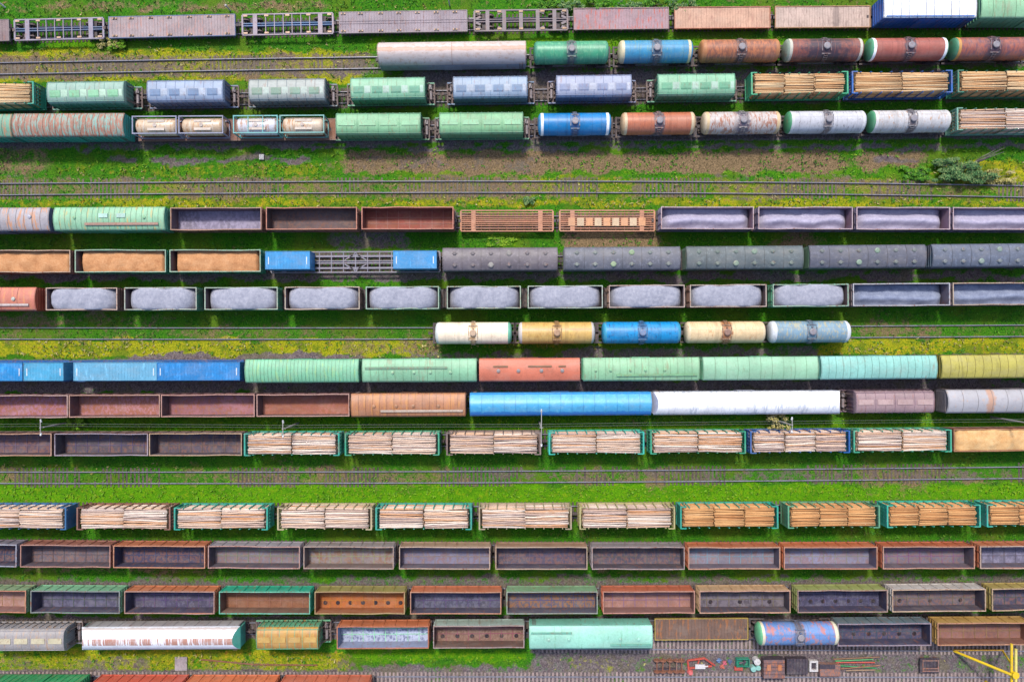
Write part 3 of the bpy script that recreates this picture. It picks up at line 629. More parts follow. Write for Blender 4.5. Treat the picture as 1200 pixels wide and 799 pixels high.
def skeleton(root, L, col, centre, W=3.0, style='thin', pinc=None, zd=1.25, n=5, ends=1.0):
    """container flat with an open frame"""
    hl, hy = L / 2, W / 2; mk = paint(col, None, .3, 1, .8, .6); mc_ = paint(centre, None, .3, 1, 1, .6)
    m = MB()
    for s in (-1, 1):
        m.box(-hl, hl, *((hy - .16, hy) if s > 0 else (-hy, -hy + .16)), .98, zd); m.box(s * hl - .12, s * hl + .12, -hy + .165, hy - .165, .98, zd - .003)
        xx = s * (hl - 1.75)
        if style != 'wide': m.box(xx - .3, xx + .3, -hy + .165, hy - .165, 1.0, zd - .006)
    if style == 'thin':
        for i in range(1, n + 2): x = -hl + 2 + (L - 4) * i / (n + 2); m.box(x - .05, x + .05, -hy + .165, hy - .165, 1.02, zd - .01)
    if style == 'wide':
        for x in (-hl * .72, -hl * .36, 0, hl * .36, hl * .72): m.box(x - .26, x + .26, -hy + .165, hy - .165, 1.0, zd - .004)
        for s in (-1, 1):
            for t in (-1, 1):
                m.bar((s * hl * .97, t * 1.25, zd - .05), (s * hl * .87, t * .95, zd - .05), .4, .07); m.bar((s * hl * .97, t * .25, zd - .05), (s * hl * .87, t * .55, zd - .05), .3, .07); m.bar((s * hl * .4, t * 1.25, zd - .06), (s * hl * .5, t * .95, zd - .06), .35, .07)
    if style == 'slats':
        for y in (-1.05, -.7, -.42, .42, .7, 1.05): m.box(-hl + .12, hl - .12, y - .06, y + .06, 1.04, zd + .02)
        for i in range(11): x = -hl + .5 + (L - 1) * i / 10; m.box(x - .04, x + .04, -hy + .17, hy - .17, .99, 1.035)
    if style == 'truss':
        for y in (-.82, .82): m.box(-hl + .12, hl - .12, y - .13, y + .13, 1.0, zd - .015)
        for i in range(1, 14): x = -hl + L * i / 14; m.box(x - .06, x + .06, -hy + .165, hy - .165, 1.02, zd - .02)
        for t in (-1, 1):
            for q in (-1, 1): m.bar((q * .4 - .6 * q, t * 1.25, zd - .05), (q * 1.5, t * .3, zd - .05), .14, .07)
    m.build('frame', [mk], root)
    m = MB(); m.box(-hl + .1, hl - .1, -.22, -.1, .85, zd - .012); m.box(-hl + .1, hl - .1, .1, .22, .85, zd - .012); m.box(-hl + .1, hl - .1, -.1, .1, .85, 1.05); m.build('centre_sill', [mc_], root)
    if pinc:
        for i in range(5):
            x = -hl + .45 + (L - .9) * i / 4
            for s in (-1, 1): h = MB(); h.box(x - .28, x + .28, s * (hy - .3) - .12, s * (hy - .3) + .12, zd - .05, zd + .08); h.build('container_lock', [paint(pinc, None, .3, 1, 1)], root)
    gear(root, L + .2, hl - 1.3)
LOGS = []          # every log that is not a thing of its own: (centre, length, radius, yaw, tone)
NLOG = [0]
def logmesh(seed, Ln, r):
    rr = np.random.default_rng(seed); m = MB(); n = 8; k = 5; o = 0
    for i in range(k + 1):
        x = -Ln / 2 + Ln * i / k; q = r * (1.08 - .16 * i / k) * rr.uniform(.96, 1.05); dy, dz = rr.uniform(-.045, .045), rr.uniform(-.03, .03)
        for j in range(n): a = 2 * math.pi * j / n; m.v.append((x, dy + q * math.cos(a), dz + q * math.sin(a)))
    for i in range(k):
        for j in range(n): m.q((i * n + j, i * n + (j + 1) % n, (i + 1) * n + (j + 1) % n, (i + 1) * n + j), 0, True)
    m.q(tuple(range(n))[::-1], 1); m.q(tuple(k * n + j for j in range(n)), 1)
    return m
M_birch = grain('birch_bark', [C(136, 92, 66), C(214, 156, 110), C(232, 202, 178), C(184, 156, 146), C(246, 230, 214), C(220, 158, 106)], 2.8, isl=True, stretch=(.6, 1.5, 1.5))
M_pine = grain('pine_bark', [C(140, 84, 46), C(206, 144, 88), C(232, 178, 118), C(196, 132, 78), C(240, 200, 146)], 2.2, isl=True, stretch=(.6, 1.5, 1.5))
M_tan = grain('tan_bark', [C(176, 122, 76), C(230, 182, 128), C(246, 214, 168), C(206, 150, 98), C(240, 206, 158)], 2.4, isl=True, stretch=(.6, 1.5, 1.5))
M_cut = paint(C(226, 186, 138), C(180, 126, 82), .3, 3, 1, name='cut_wood')
LM = {}
def log_wagon(root, L, col, tone='birch', nb=2, things=False, W=3.0, stakes=9, desc='', bulk='frame', crown=.22, group=None):
    hl, hy = L / 2, W / 2; mk = paint(col, None, .25, .9, .4)
    m = MB(); m.box(-hl, hl, -hy + .14, hy - .14, 1.12, 1.3)
    for s in (-1, 1): m.box(-hl, hl, *((hy - .135, hy + .02) if s > 0 else (-hy - .02, -hy + .135)), 1.0, 1.28)
    m.build('deck', [mk], root)
    for s in (-1, 1):
        m = MB(); x = s * (hl - .1)
        for y in (-1.4, -.9, -.45, 0, .45, .9, 1.4): m.box(x - .05, x + .05, y - .06, y + .06, 1.3, 3.75)
        for z in (1.5, 2.1, 2.7, 3.25): m.box(x - .04, x + .04, -1.4, 1.4, z, z + .1)
        m.box(x - .03, x + .03, -1.4, 1.4, 1.3, 3.2 if bulk == 'full' else 2.2)
        m.box(x - .1, x + .1, -1.5, 1.5, 3.66, 3.8)
        for t in (-1, 1):
            m.bar((x, t * 1.46, 3.72), (x - s * .75, t * 1.46, 3.72), .13, .14); m.bar((x - s * .72, t * 1.46, 1.3), (x - s * .72, t * 1.46, 3.72), .12, .12)
            m.bar((x, t * 1.46, 1.25), (x, t * 1.46, 3.74), .13, .12)
        m.build('end_bulkhead', [mk], root)
    for i in range(stakes):
        x = -hl + 1.25 + (L - 2.5) * i / (stakes - 1)
        for t in (-1, 1):
            h = MB(); h.bar((x, t * 1.46, 1.2), (x, t * 1.42, 3.72), .13, .1); h.bar((x, t * 1.42, 3.72), (x, t * 1.36, 3.86), .12, .1); h.build('stake', [mk], root)
    m = MB(); m.box(-hl, hl, -.28, .28, .88, 1.11); m.build('underframe', [M_dark], root)
    gear(root, L + .15)
    a = root.rotation_euler.z; ca_, sa_ = math.cos(a), math.sin(a)
    usable = L - 1.0; lb = usable / nb; r0 = .118 if tone == 'birch' else .108
    for b in range(nb):
        xb = -usable / 2 + lb * (b + .5); z = 1.3 + r0; lay = 0; hh = random.uniform(-.06, .08)
        nl = int((3.5 - 1.3) / (r0 * 1.72)) + 1
        for lay in range(nl):
            ny_ = int(2.68 / (2 * r0)); 
            for i in range(ny_):
                y = random.uniform(-.04, .04) - 1.34 + r0 + (2.68 - 2 * r0) * i / (ny_ - 1) + (r0 if lay % 2 and i < ny_ - 1 else 0) * .8
                zz = 1.3 + r0 + lay * r0 * 1.72 + crown * (1 - (y / 1.4) ** 2) * (lay / nl) + (hh + random.uniform(-.05, .05) if lay == nl - 1 else 0)
                Ln = lb - .12 + random.uniform(-.22, .1); r = r0 * random.uniform(.8, 1.25); yaw = random.uniform(-.014, .014) * (2.2 if lay == nl - 1 else 1)
                xo = xb + random.uniform(-.08, .08)
                if lay < nl - 2 and 1 < i < ny_ - 2 and False: continue
                p = (root.location.x + xo * ca_ - y * sa_, root.location.y + xo * sa_ + y * ca_, zz)
                if things and lay == nl - 1 and NLOG[0] < 306:
                    key = (tone, random.randrange(6), round(lb, 0), r0)
                    if key not in LM: LM[key] = logmesh(hash(key[1]) + 3, lb - .15, r0).mesh('log', [M_birch if tone == 'birch' else M_pine, M_cut])
                    o = inst('log', LM[key], None, p, a + yaw + (math.pi if random.random() < .5 else 0)); o.rotation_euler.x = random.uniform(0, 6.28)
                    tag(o, desc, 'log', group); NLOG[0] += 1
                else: LOGS.append((p, Ln, r, a + yaw, {'birch': 0, 'pine': 1, 'tan': 3}[tone]))
def container(root_loc, rz, L, col, label, W=2.44, H=2.6, z=1.34, mark=True, grp=None):
    root = empty('container', (root_loc[0], root_loc[1], z), rz); hl, hy = L / 2, W / 2
    mk = paint(col, tuple(min(.8, c * 1.35 + .03) for c in col), .25, .7, .5, .45)
    for s in (-1, 1):
        m = MB(); m.box(-hl + .1, hl - .1, *((hy - .06, hy - .03) if s > 0 else (-hy + .03, -hy + .06)), .12, H - .1)
        for i in range(int(L / .56)): x = -hl + .3 + i * .56; m.box(x, x + .26, *((hy - .03, hy - .005) if s > 0 else (-hy + .005, -hy + .03)), .15, H - .12)
        m.build('side_wall', [mk], root)
        m = MB(); xa, xb = (hl - .08, hl - .03) if s > 0 else (-hl + .03, -hl + .08)
        m.box(xa, xb, -hy + .1, hy - .1, .12, H - .1)
        for y in (-.8, -.3, .3, .8): m.cyl((s * (hl - .01), y, .2), (s * (hl - .01), y, H - .2), .02, n=5)
        m.build('door' if s > 0 else 'end_wall', [mk], root)
    m = MB(); m.box(-hl + .06, hl - .06, -hy + .06, hy - .06, H - .09, H - .05)
    for i in range(int(L / .4) - 1): x = -hl + .3 + i * .4; m.box(x, x + .18, -hy + .12, hy - .12, H - .05, H - .03)
    if mark:
        for s in (-1, 1): m.box(s * (hl - .45) - .06, s * (hl - .45) + .06, -.55, .45, H - .029, H - .024, 1)
    m.build('roof', [mk, paint(C(226, 234, 244), None, .2, 1, 1)], root)
    m = MB()
    for a in (-1, 1):
        for b in (-1, 1):
            m.box(*sorted((a * hl, a * (hl - .17))), *sorted((b * hy, b * (hy - .15))), 0, H)
        m.box(-hl + .17, hl - .17, *sorted((a * hy, a * (hy - .06))), H - .1, H - .01); m.box(-hl + .17, hl - .17, *sorted((a * hy, a * (hy - .06))), 0, .14)
        m.box(*sorted((a * hl, a * (hl - .07))), -hy + .15, hy - .15, H - .1, H - .012)
    m.box(-hl + .1, hl - .1, -hy + .07, hy - .07, .03, .11)
    m.build('frame', [paint(tuple(c * .85 for c in col), None, .25, 1, 1)], root)
    return tag(root, label, 'container', grp)
def tank_container(loc, rz, frame, shell, label, L=6.05, z=1.34, ribs=True):
    root = empty('tank_container', (loc[0], loc[1], z), rz); hl, hy, H = L / 2, 1.22, 2.5
    m = MB(); rr = [(-hl + .12, .02), (-hl + .2, .6), (-hl + .4, 1.02), (-hl + .62, 1.14), (hl - .62, 1.14), (hl - .4, 1.02), (hl - .2, .6), (hl - .12, .02)]
    m.rev(rr, 0, 26, 0, 1.25); m.build('tank_shell', [paint(shell, C(196, 140, 90), .35, .8, .4, .35)], root)
    for x in (-1.5, 0, 1.5) if ribs else ():
        m = MB(); m.rev([(x - .08, 1.16), (x + .08, 1.16)], 0, 26, 0, 1.25); m.build('tank_band', [paint(C(230, 214, 196), None, .3, 1, 1)], root)
    m = MB()
    for a in (-1, 1):
        for b in (-1, 1): m.bar((a * (hl - .07), b * (hy - .07), 0), (a * (hl - .07), b * (hy - .07), H), .14, .14)
        for zz in (.07, H - .07):
            m.bar((-hl + .14, a * (hy - .07), zz), (hl - .14, a * (hy - .07), zz), .13, .12); m.bar((a * (hl - .07), -hy + .14, zz), (a * (hl - .07), hy - .14, zz), .13, .12)
        m.bar((a * (hl - .07), -hy + .1, .6), (a * (hl - .5), -hy + .1, .1), .1, .1); m.bar((a * (hl - .07), hy - .1, .6), (a * (hl - .5), hy - .1, .1), .1, .1)
        m.bar((a * (hl - .08), a * (hy - .1), H - .06), (a * (hl - .75), a * (hy - .1), H - .06), .1, .09)
    if not ribs:
        for x in (-1, 1): m.bar((x, -hy + .1, H - .07), (x, hy - .1, H - .07), .09, .09)
    m.build('frame', [paint(frame, None, .25, 1, 1)], root)
    m = MB(); m.cyl((0, 0, 2.25), (0, 0, 2.46), .27, n=12); m.cyl((.7, 0, 2.25), (.7, 0, 2.4), .1, n=8); m.build('hatch', [paint(C(200, 186, 176), None, .3, 1, 1)], root)
    m = MB(); m.box(-1.0, 1.3, .38, .72, 2.36, 2.4); m.box(-1.0, 1.3, -.72, -.38, 2.36, 2.4); m.build('walkway', [paint(C(214, 200, 186), None, .3, 1, 1)], root)
    return tag(root, label, 'tank container', 'tank containers on flat wagons')
ZT = {'gondola': 3.5, 'boxcar': 3.85, 'hopper': 3.8, 'hatchcar': 3.9, 'tank': 2.75, 'flat': 1.3, 'skeleton': 1.25, 'log': 3.72}
INFO = {'gondola': ('gondola_wagon', 'gondola wagon', 'open gondola wagons'), 'boxcar': ('boxcar', 'boxcar', 'roofed boxcars'), 'hopper': ('covered_hopper_wagon', 'hopper wagon', 'covered hopper wagons'),
 'hatchcar': ('hatch_roof_wagon', 'hopper wagon', 'long wagons with round roof hatches'), 'tank': ('tank_wagon', 'tank wagon', 'tank wagons'), 'flat': ('flat_wagon', 'flat wagon', 'flat wagons'),
 'skeleton': ('skeleton_flat_wagon', 'flat wagon', 'flat wagons with open frames'), 'log': ('log_wagon', 'log wagon', 'log wagons')}
FN = {'gondola': gondola, 'boxcar': boxcar, 'hopper': hopper, 'hatchcar': hatchcar, 'tank': tank, 'flat': flat, 'skeleton': skeleton}
def place(row, typ, p0, p1, desc, L=None, z=None):
    zt = z or ZT[typ]; f, gq = ROWS[row]
    if p0 is None: x1 = at(p1, 0, zt)[0]; x0 = x1 - L
    elif p1 is None: x0 = at(p0, 0, zt)[0]; x1 = x0 + L
    else: x0 = at(p0, 0, zt)[0]; x1 = at(p1, 0, zt)[0]
    xc = (x0 + x1) / 2; n = cnt.get(row, 0); cnt[row] = n + 1
    nm, cat, grp = INFO[typ]
    root = empty(nm, (xc, f(xc), 0), math.atan(gq(xc)))
    tag(root, f'{desc}, {ORD[n]} from left in the {ROWNAME[row]}', cat, grp)
    return root, x1 - x0, n
def W(row, typ, p0, p1, desc, *a, L=None, z=None, **kw):
    root, Ln, n = place(row, typ, p0, p1, desc, L, z)
    FN[typ](root, Ln, *a, **kw); return root
def WL(row, p0, p1, desc, col, tone, nb, things=False, L=13.4, logd='', **kw):
    root, Ln, n = place(row, 'log', p0, p1, desc, L)
    log_wagon(root, Ln, col, tone, nb, things, desc=f'{logd} log on top of the {ORD[n]} wagon from left in the {ROWNAME[row]}', group=f'{logd} logs on the {ORD[n]} wagon of the {ROWNAME[row]}', **kw); return root
def load(root, name, label, cat, grp, *a, **kw):
    o = heap(*a, name=name, **kw); o.location = (root.location.x, root.location.y, kw.get('_', 1.37)); o.rotation_euler = root.rotation_euler
    return tag(o, label, cat, grp)
# palette
TEAL = C(40, 168, 146); GREEN = C(120, 188, 142); LGREEN = C(150, 204, 160); MINT = C(160, 226, 202); BLUE = C(24, 104, 190); SKY = C(84, 164, 214)
BROWN = C(150, 96, 82); DBROWN = C(112, 82, 80); ORANGE = C(206, 124, 80); TAN = C(206, 160, 134); PINK = C(196, 152, 148); NAVY = C(58, 56, 84); DK = C(80, 72, 86)
GREY = C(128, 124, 140); LGREY = C(184, 184, 198); OLIVE = C(150, 158, 106); BEIGE = C(222, 204, 186); CREAM = C(250, 232, 196); WHITE = C(244, 246, 252, .8)
# ------------------------------------------------------------------ row A: flats
W('A', 'flat', None, 10, 'end of a brownish grey flat wagon', C(150,128,130), C(130,120,124), L=13.4)
W('A', 'skeleton', 17, 121, 'open framed grey flat wagon with blue centre beam', C(158,150,168), C(84,112,150), pinc=C(214,176,146))
W('A', 'flat', 128, 275, 'long grey plank flat wagon with blue edge', C(176,158,160), C(96,116,160), pins=(-7.9,-5.6,-2.9,-.3,2.5,5.2,7.7), planks=44, alt=C(196,150,140))
W('A', 'skeleton', 284, 390, 'open framed grey flat wagon with bright blue beam', C(168,154,166), C(76,122,170), pinc=C(220,180,146))
W('A', 'flat', 398, 547, 'long grey flat wagon with grooved centre', C(170,156,164), C(140,126,134), pins=(-8.3,-5.9,-3.1,-.6,2,4.6,7.2), planks=44, groove=True)
W('A', 'skeleton', 556, 665, 'brown grey flat wagon with oval frame openings', C(136,122,128), C(120,108,118), style='wide', pinc=C(196,156,116))
W('A', 'flat', 673, 783, 'pinkish plank flat wagon with red worn patches', C(180,150,156), C(160,126,130), planks=34, alt=C(212,110,92), amt=.32, lips=True)
W('A', 'flat', 791, 902, 'orange beige plank flat wagon', C(220,176,150), C(190,110,80), planks=36, alt=C(196,150,130), lips=True)
W('A', 'flat', 909, 1019, 'beige plank flat wagon with dark oil stain', C(212,186,172), C(200,150,110), planks=36, alt=C(170,146,136), lips=True, blobs=((0, 1.9, .5, C(120,104,100), .5),))
W('A', 'boxcar', 1036, 1144, 'tall blue boxcar with white panelled roof', C(240,242,250,.85), C(24,96,186), None, seams=11, alt=C(214,220,232), amt=.2, ribs=20, ze=4.35, zr=4.5, seamcol=C(90,96,120), z=4.4, walk=(((-5.9, 5.9, -1.38, .16),), C(84,134,206)))
W('A', 'boxcar', 1147, None, 'pale green boxcar right of the blue one', LGREEN, C(110,180,146), None, L=15.4, seams=10, ze=4.2, zr=4.5, ribs=16)
# ------------------------------------------------------------------ row B: tanks
W('B', 'boxcar', 443, 616, 'long beige roofed wagon with rusty ridge streak', C(226,210,206), C(176,186,204), None, seams=2, ribs=3, ze=3.1, zr=4.4, roofm=paint(C(226,210,206), C(206,176,160), .3, .6, 3, .5, .12, ((1, .15, .3, C(196,128,84), .6),)), seamcol=C(176,130,112), p=2.2)
TB = lambda *a, **k: W('B', 'tank', *a, **k)
TB(625, 713, 'green tank wagon with grey hatch band', C(76,170,130), C(84,170,134), None, C(120,196,150), .35, C(84,96,110), .5)
TB(724, 811, 'sky blue tank wagon with cream left end', C(70,158,204), C(226,214,176), C(236,222,184), C(120,170,170), .3, C(96,100,116), .55, rgt=C(70,158,204))
TB(819, 912, 'rust orange tank wagon', C(200,124,84), C(206,140,92), C(196,130,84), C(140,92,78), .5, C(104,80,78), .5)
TB(918, 1009, 'black stained brown tank wagon with pale left end', C(160,92,78), C(160,176,160), C(220,216,200), C(110,78,88), .4, C(66,56,70), 2.2, rgt=C(150,96,86))
TB(1015, 1107, 'red brown tank wagon with white rings', C(184,106,92), C(92,170,130), WHITE, C(166,96,90), .25, C(92,76,86), .55)
TB(1113, None, 'brown tank wagon with dark middle and orange ring', C(176,102,84), C(84,150,116), C(220,160,84), C(120,86,100), .45, C(80,66,80), .8, L=10.6)
# ------------------------------------------------------------------ row C: hoppers and logs
WL('C', None, 40, 'log wagon with teal end frame', C(46,164,140), 'tan', 2, logd='pale')
HC_ = lambda p0, p1, d_, c, h, **k: W('C', 'hopper', p0, p1, d_, c, h, **k)
HC_(56, 146, 'grey green hopper wagon with mint roof hatches', C(156,190,176), C(146,212,166), side=C(110,164,150))
HC_(173, 262, 'slate blue hopper wagon', C(160,178,206), C(124,150,186), side=C(110,130,168))
HC_(292, 381, 'grey white hopper wagon with green hatch pads', C(180,188,184), C(140,172,152), side=C(108,128,140))
HC_(411, 498, 'light green hopper wagon with dark gaps both sides', C(146,204,168), C(110,176,146), side=C(96,170,136))
HC_(531, 618, 'steel blue hopper wagon', C(160,180,204), C(126,152,184), side=C(104,134,168))
HC_(652, 740, 'lavender grey hopper wagon with pale roof patches', C(172,180,206), C(146,158,192), side=C(110,126,168))
HC_(771, 861, 'light green hopper wagon left of the log wagons', C(148,206,168), C(116,184,146), side=C(98,172,138))
WL('C', 880, 994, 'log wagon with bright green bulkheads', C(58,178,130), 'tan', 3, logd='tan', bulk='full')
WL('C', 998, 1116, 'log wagon with blue bulkheads and stakes', C(30,104,186), 'tan', 2, logd='tan')
WL('C', 1122, None, 'log wagon with dark green end frame', C(56,140,116), 'tan', 2, logd='tan')
# ------------------------------------------------------------------ row D
W('D', 'boxcar', None, 14, 'end of a teal boxcar with rusty roof', C(120,176,150), C(40,160,146), None, L=14, seams=12, alt=C(196,130,90), amt=.4)
W('D', 'boxcar', 17, 146, 'rust brown roofed teal boxcar with flaking paint', C(176,124,104), C(52,160,150), None, seams=18, ribs=18, roofm=paint(C(176,124,104), C(130,190,180), .47, 1.6, .35, .7, .2), ze=3.9, zr=4.4)
def flatT(p0, p1, desc, deck, f1, s1, f2, s2, d1, d2, rib):
    root, Ln, n = place('D', 'flat', p0, p1, desc, z=1.3)
    flat(root, Ln, deck, C(120,90,84), planks=30)
    a = root.rotation_euler.z
    for q, (f_, s_, dd) in enumerate(((f1, s1, d1), (f2, s2, d2))):
        xo = (-3.15 if q == 0 else 3.15) - .3
        tank_container((root.location.x + xo * math.cos(a), root.location.y + xo * math.sin(a)), a, f_, s_, dd, ribs=rib[q])
flatT(163, 278, 'brown flat wagon carrying two beige tank containers', C(140,100,88), C(150,156,184), C(232,206,176), C(150,156,184), C(222,196,166),
      'beige tank container in grey frame, left one behind the rusty roofed boxcar', 'beige tank container in grey frame right of its beige twin', (True, True))
flatT(279, 393, 'brown flat wagon carrying teal framed tank containers', C(150,106,84), C(110,190,190), C(226,226,234), C(120,186,180), C(236,214,188),
      'silver tank container in teal frame', 'cream tank container in teal frame beside the green hopper', (False, True))
W('D', 'hopper', 394, 493, 'green hopper wagon with four hatches, left twin', C(134,192,146), C(146,204,158), side=C(92,160,120), kind='flat', plat=.85)
W('D', 'hopper', 515, 613, 'green hopper wagon with four hatches beside blue tank', C(134,192,142), C(146,204,158), side=C(92,160,120), kind='flat', plat=.85)
TD = lambda *a, **k: W('D', 'tank', *a, **k)
TD(630, 716, 'vivid blue tank wagon with white end rings', C(8,134,204), C(60,160,214), WHITE, C(60,140,206), .2, C(60,90,140), .4)
TD(727, 814, 'orange tank wagon with grey middle band', C(206,122,88), C(214,180,140), C(226,206,170), C(180,104,80), .3, C(96,90,104), .5)
TD(822, 913, 'rust streaked white tank wagon', C(216,206,202), C(226,206,176), C(226,196,150), C(180,104,60), .45, C(110,100,116), .65)
TD(920, 1012, 'white tank wagon with black smudges and green end', C(214,214,222), C(84,170,120), C(224,226,230), C(120,110,112), .22, C(120,104,104), .4, rgt=C(214,214,222))
TD(1017, 1110, 'white tank wagon with light rust and green end', C(214,212,214), C(84,166,120), C(226,226,226), C(196,150,110), .3, C(110,96,100), .4, rgt=C(220,214,206))
WL('D', 1121, None, 'log wagon with open pale green end frame', C(120,176,156), 'birch', 2, logd='whitish')
# ------------------------------------------------------------------ row E
W('E', 'boxcar', None, 58, 'rusty grey boxcar with orange blotches', C(176,170,176), C(110,120,150), None, L=14.2, seams=13, alt=C(220,150,96), amt=.42, hatches=((-4.5,.3,.26,LGREY),(0.2,.3,.26,LGREY),(4.6,.3,.26,LGREY)))
W('E', 'boxcar', 64, 193, 'light green boxcar with ribbed roof', C(150,204,166), C(104,180,150), None, seams=20, alt=C(206,180,110), amt=.28, walk=(((-3.2, 6.7, -.75, .34),), C(176,140,124)), square=((-1.3,-.1,.1,.65,C(190,230,216)),(1.1,2.3,.1,.65,C(190,230,216))), hatches=((-4.6,.1,.22,LGREEN),(4.8,.1,.22,LGREEN)))
G_ = lambda row, p0, p1, d_, rim, side, inn, fl, **k: W(row, 'gondola', p0, p1, d_, rim, side, inn, fl, **k)
G_('E', 200, 306, 'empty gondola with lilac grey floor', C(190,146,124), BROWN, C(112,90,100), C(140,132,156), boards=False)
G_('E', 312, 418, 'empty gondola with dark brown floor', C(206,130,104), BROWN, C(100,80,80), C(108,90,92), boards=False)
G_('E', 424, 531, 'empty gondola with red brown inside', C(216,134,112), C(160,96,80), C(136,76,66), C(152,80,68), boards=True)
W('E', 'skeleton', 540, 648, 'orange slatted open frame flat wagon', C(200,138,104), C(206,140,104), style='slats', pinc=None)
r = W('E', 'skeleton', 656, 767, 'orange frame flat wagon with plank centre', C(204,142,108), C(206,140,104), style='slats', pinc=None)
m = MB()
for i in range(9): m.box(-5.4 + i * 1.22, -5.4 + i * 1.22 + .95, -.75, .35, 1.272, 1.33, i % 2)
m.build('deck_planks', [paint(C(222,160,112), None, .3, 1, 1), paint(C(214,186,150), None, .3, 1, 1)], r)
M_lav = grain('pale_gravel', [C(152,146,178), C(190,184,210), C(220,214,232)], 16, bump=.8, bdist=.08)
M_grv = grain('grey_gravel', [C(136,138,156), C(172,174,190), C(206,206,218)], 16, bump=.8, bdist=.08)
M_snd = grain('sand_load', [C(176,116,72), C(214,154,104), C(236,184,136)], 5)
M_chip = grain('wood_chips', [C(206,146,84), C(232,184,124), C(246,214,160)], 7)
EL = [(775,883,'heaped gondola with blue lower edge'),(889,999,'gondola heaped with pale gravel, rusty right end'),(1004,1113,'gondola heaped with pale gravel, brown right end'),(1117,None,'gondola heaped with pale gravel at the frame edge')]
for i, (a, b, d_) in enumerate(EL):
    r = G_('E', a, b, d_, C(206,180,186), C(120,110,140), C(150,120,140), C(120,110,130), L=12.6, boards=False)
    load(r, 'gravel_heap', f'pale lavender gravel heap in the {ORD[i]} of four such gondolas, fifth row', 'gravel heap', 'pale gravel heaps', (12.3 if b is None else (b-a)*K*.965-.35), 2.85, 'ridge', 1.37, 2.95, M_lav, seed=40 + i, ridge=-.15, bumps=2)
# ------------------------------------------------------------------ row F
r = G_('F', None, 82, 'sand gondola with pale rim', C(206,176,150), BROWN, DBROWN, DBROWN, L=12.6)
load(r, 'sand_heap', 'orange sand filling the leftmost gondola of the sixth row', 'sand heap', 'sand loads', 12.3, 2.85, 'level', 1.37, 3.0, M_snd, seed=51, ends=1)
for i, (a, b, d_) in enumerate([(88, 194, 'sand gondola with green end and dark left corner'), (199, 305, 'sand gondola with green end beside blue container')]):
    r = G_('F', a, b, d_, C(170,204,176), C(40,140,110), C(110,92,96), C(100,86,90))
    load(r, 'sand_heap', f'orange sand filling the {ORD[i]} green ended gondola of the sixth row', 'sand heap', 'sand loads', (b-a)*K*.965-.7, 2.85, 'level', 1.37, 3.0, M_snd, seed=52 + i, ends=1.4)
root, Ln, n = place('F', 'skeleton', 310, 513, 'grey truss flat wagon under two blue containers', z=3.9)
skeleton(root, Ln, C(142,140,156), C(150,148,162), style='truss', zd=1.25)
for xo, Lc, dd in ((-Ln / 2 + 3.1, 6.06, 'blue short container on the left end of the truss flat wagon'), (Ln / 2 - 3.1, 5.9, 'blue short container on the right end of the truss flat wagon')):
    a = root.rotation_euler.z
    container((root.location.x + xo * math.cos(a), root.location.y + xo * math.sin(a)), a, Lc, C(28,144,208), dd, z=1.3, grp='blue short containers')
W('F', 'hatchcar', 519, 653, 'dark brown grey wagon with round hatches', C(112,104,112), C(80,78,92), C(120,112,116), C(150,146,142))
W('F', 'hatchcar', 662, 797, 'dark grey wagon with round hatches and pale corners', C(106,108,120), C(80,92,110), C(128,136,132), C(150,176,136))
W('F', 'hatchcar', 805, 941, 'dark green grey wagon with round hatches', C(98,108,112), C(74,104,88), C(116,130,122), C(136,160,140))
W('F', 'hatchcar', 949, 1085, 'dark grey wagon with round hatches and green edge', C(96,98,112), C(84,120,96), C(120,128,126), C(136,160,140))
W('F', 'hatchcar', 1093, None, 'blue grey wagon with round hatches at right edge', C(102,110,128), C(90,110,130), C(124,132,136), C(140,160,150), L=15.5)
# ------------------------------------------------------------------ row G
W('G', 'boxcar', None, 42, 'salmon red boxcar end with rusty roof', C(214,128,106), C(200,92,64), None, L=14, seams=6, alt=C(226,150,96), amt=.3, walk=(((1.5, 6.2, -.8, .3),), C(206,190,186)), hatches=((4.2,0,.26,C(190,190,180)),))
GG = [(54,137,'brown rimmed',C(214,184,166),C(150,110,100)),(146,230,'pale green rimmed',C(196,206,190),C(90,160,130)),(240,325,'pale rimmed green ended',C(186,206,184),C(70,160,120)),(334,421,'tan rimmed',C(206,190,170),C(140,110,96)),
 (429,514,'light green rimmed',C(174,206,182),C(100,170,130)),(524,610,'soft green rimmed',C(180,200,176),C(100,150,120)),(619,706,'grey green rimmed',C(190,206,192),C(110,160,130)),(714,802,'pink grey rimmed',C(206,184,172),C(150,120,104)),
 (809,898,'tan and grey rimmed',C(206,190,176),C(150,112,96)),(906,994,'mint rimmed',C(170,206,182),C(90,180,140))]
for i, (a, b, d_, rim, sd) in enumerate(GG):
    r = G_('G', a, b, d_ + ' short hopper of gravel', rim, sd, C(110,92,96), C(90,84,92), short=True, ribs=6, boards=False)
    load(r, 'gravel_heap', f'rounded grey gravel heap in the {d_} wagon, {ORD[i]} such heap, seventh row', 'gravel heap', 'rounded grey gravel heaps', (b-a)*K*.965-.22, 2.9, 'dome', 1.37, 3.72, M_grv, seed=70 + i, bumps=4)
for i, (a, b) in enumerate(((1000,1113),(1117,None))):
    r = G_('G', a, b, ('grey rimmed long gondola of bluish gravel', 'tan rimmed gravel gondola')[i], (C(206,206,212), C(206,184,160))[i], C(140,124,128), C(120,112,128), C(90,84,92), L=12.8, boards=False)
    load(r, 'gravel_heap', ('bluish gravel bed in the long gondola with pale grey rim, seventh row', 'bluish gravel bed in the rightmost gondola of the seventh row')[i], 'gravel heap', 'flat gravel beds', (12.4 if b is None else (b-a)*K*.965-.4), 2.85, 'ridge', 1.37, 2.7, grain('blue_gravel', [C(100,108,136), C(140,150,178), C(178,186,206)], 7), seed=90 + i, ridge=-.3, bumps=3)
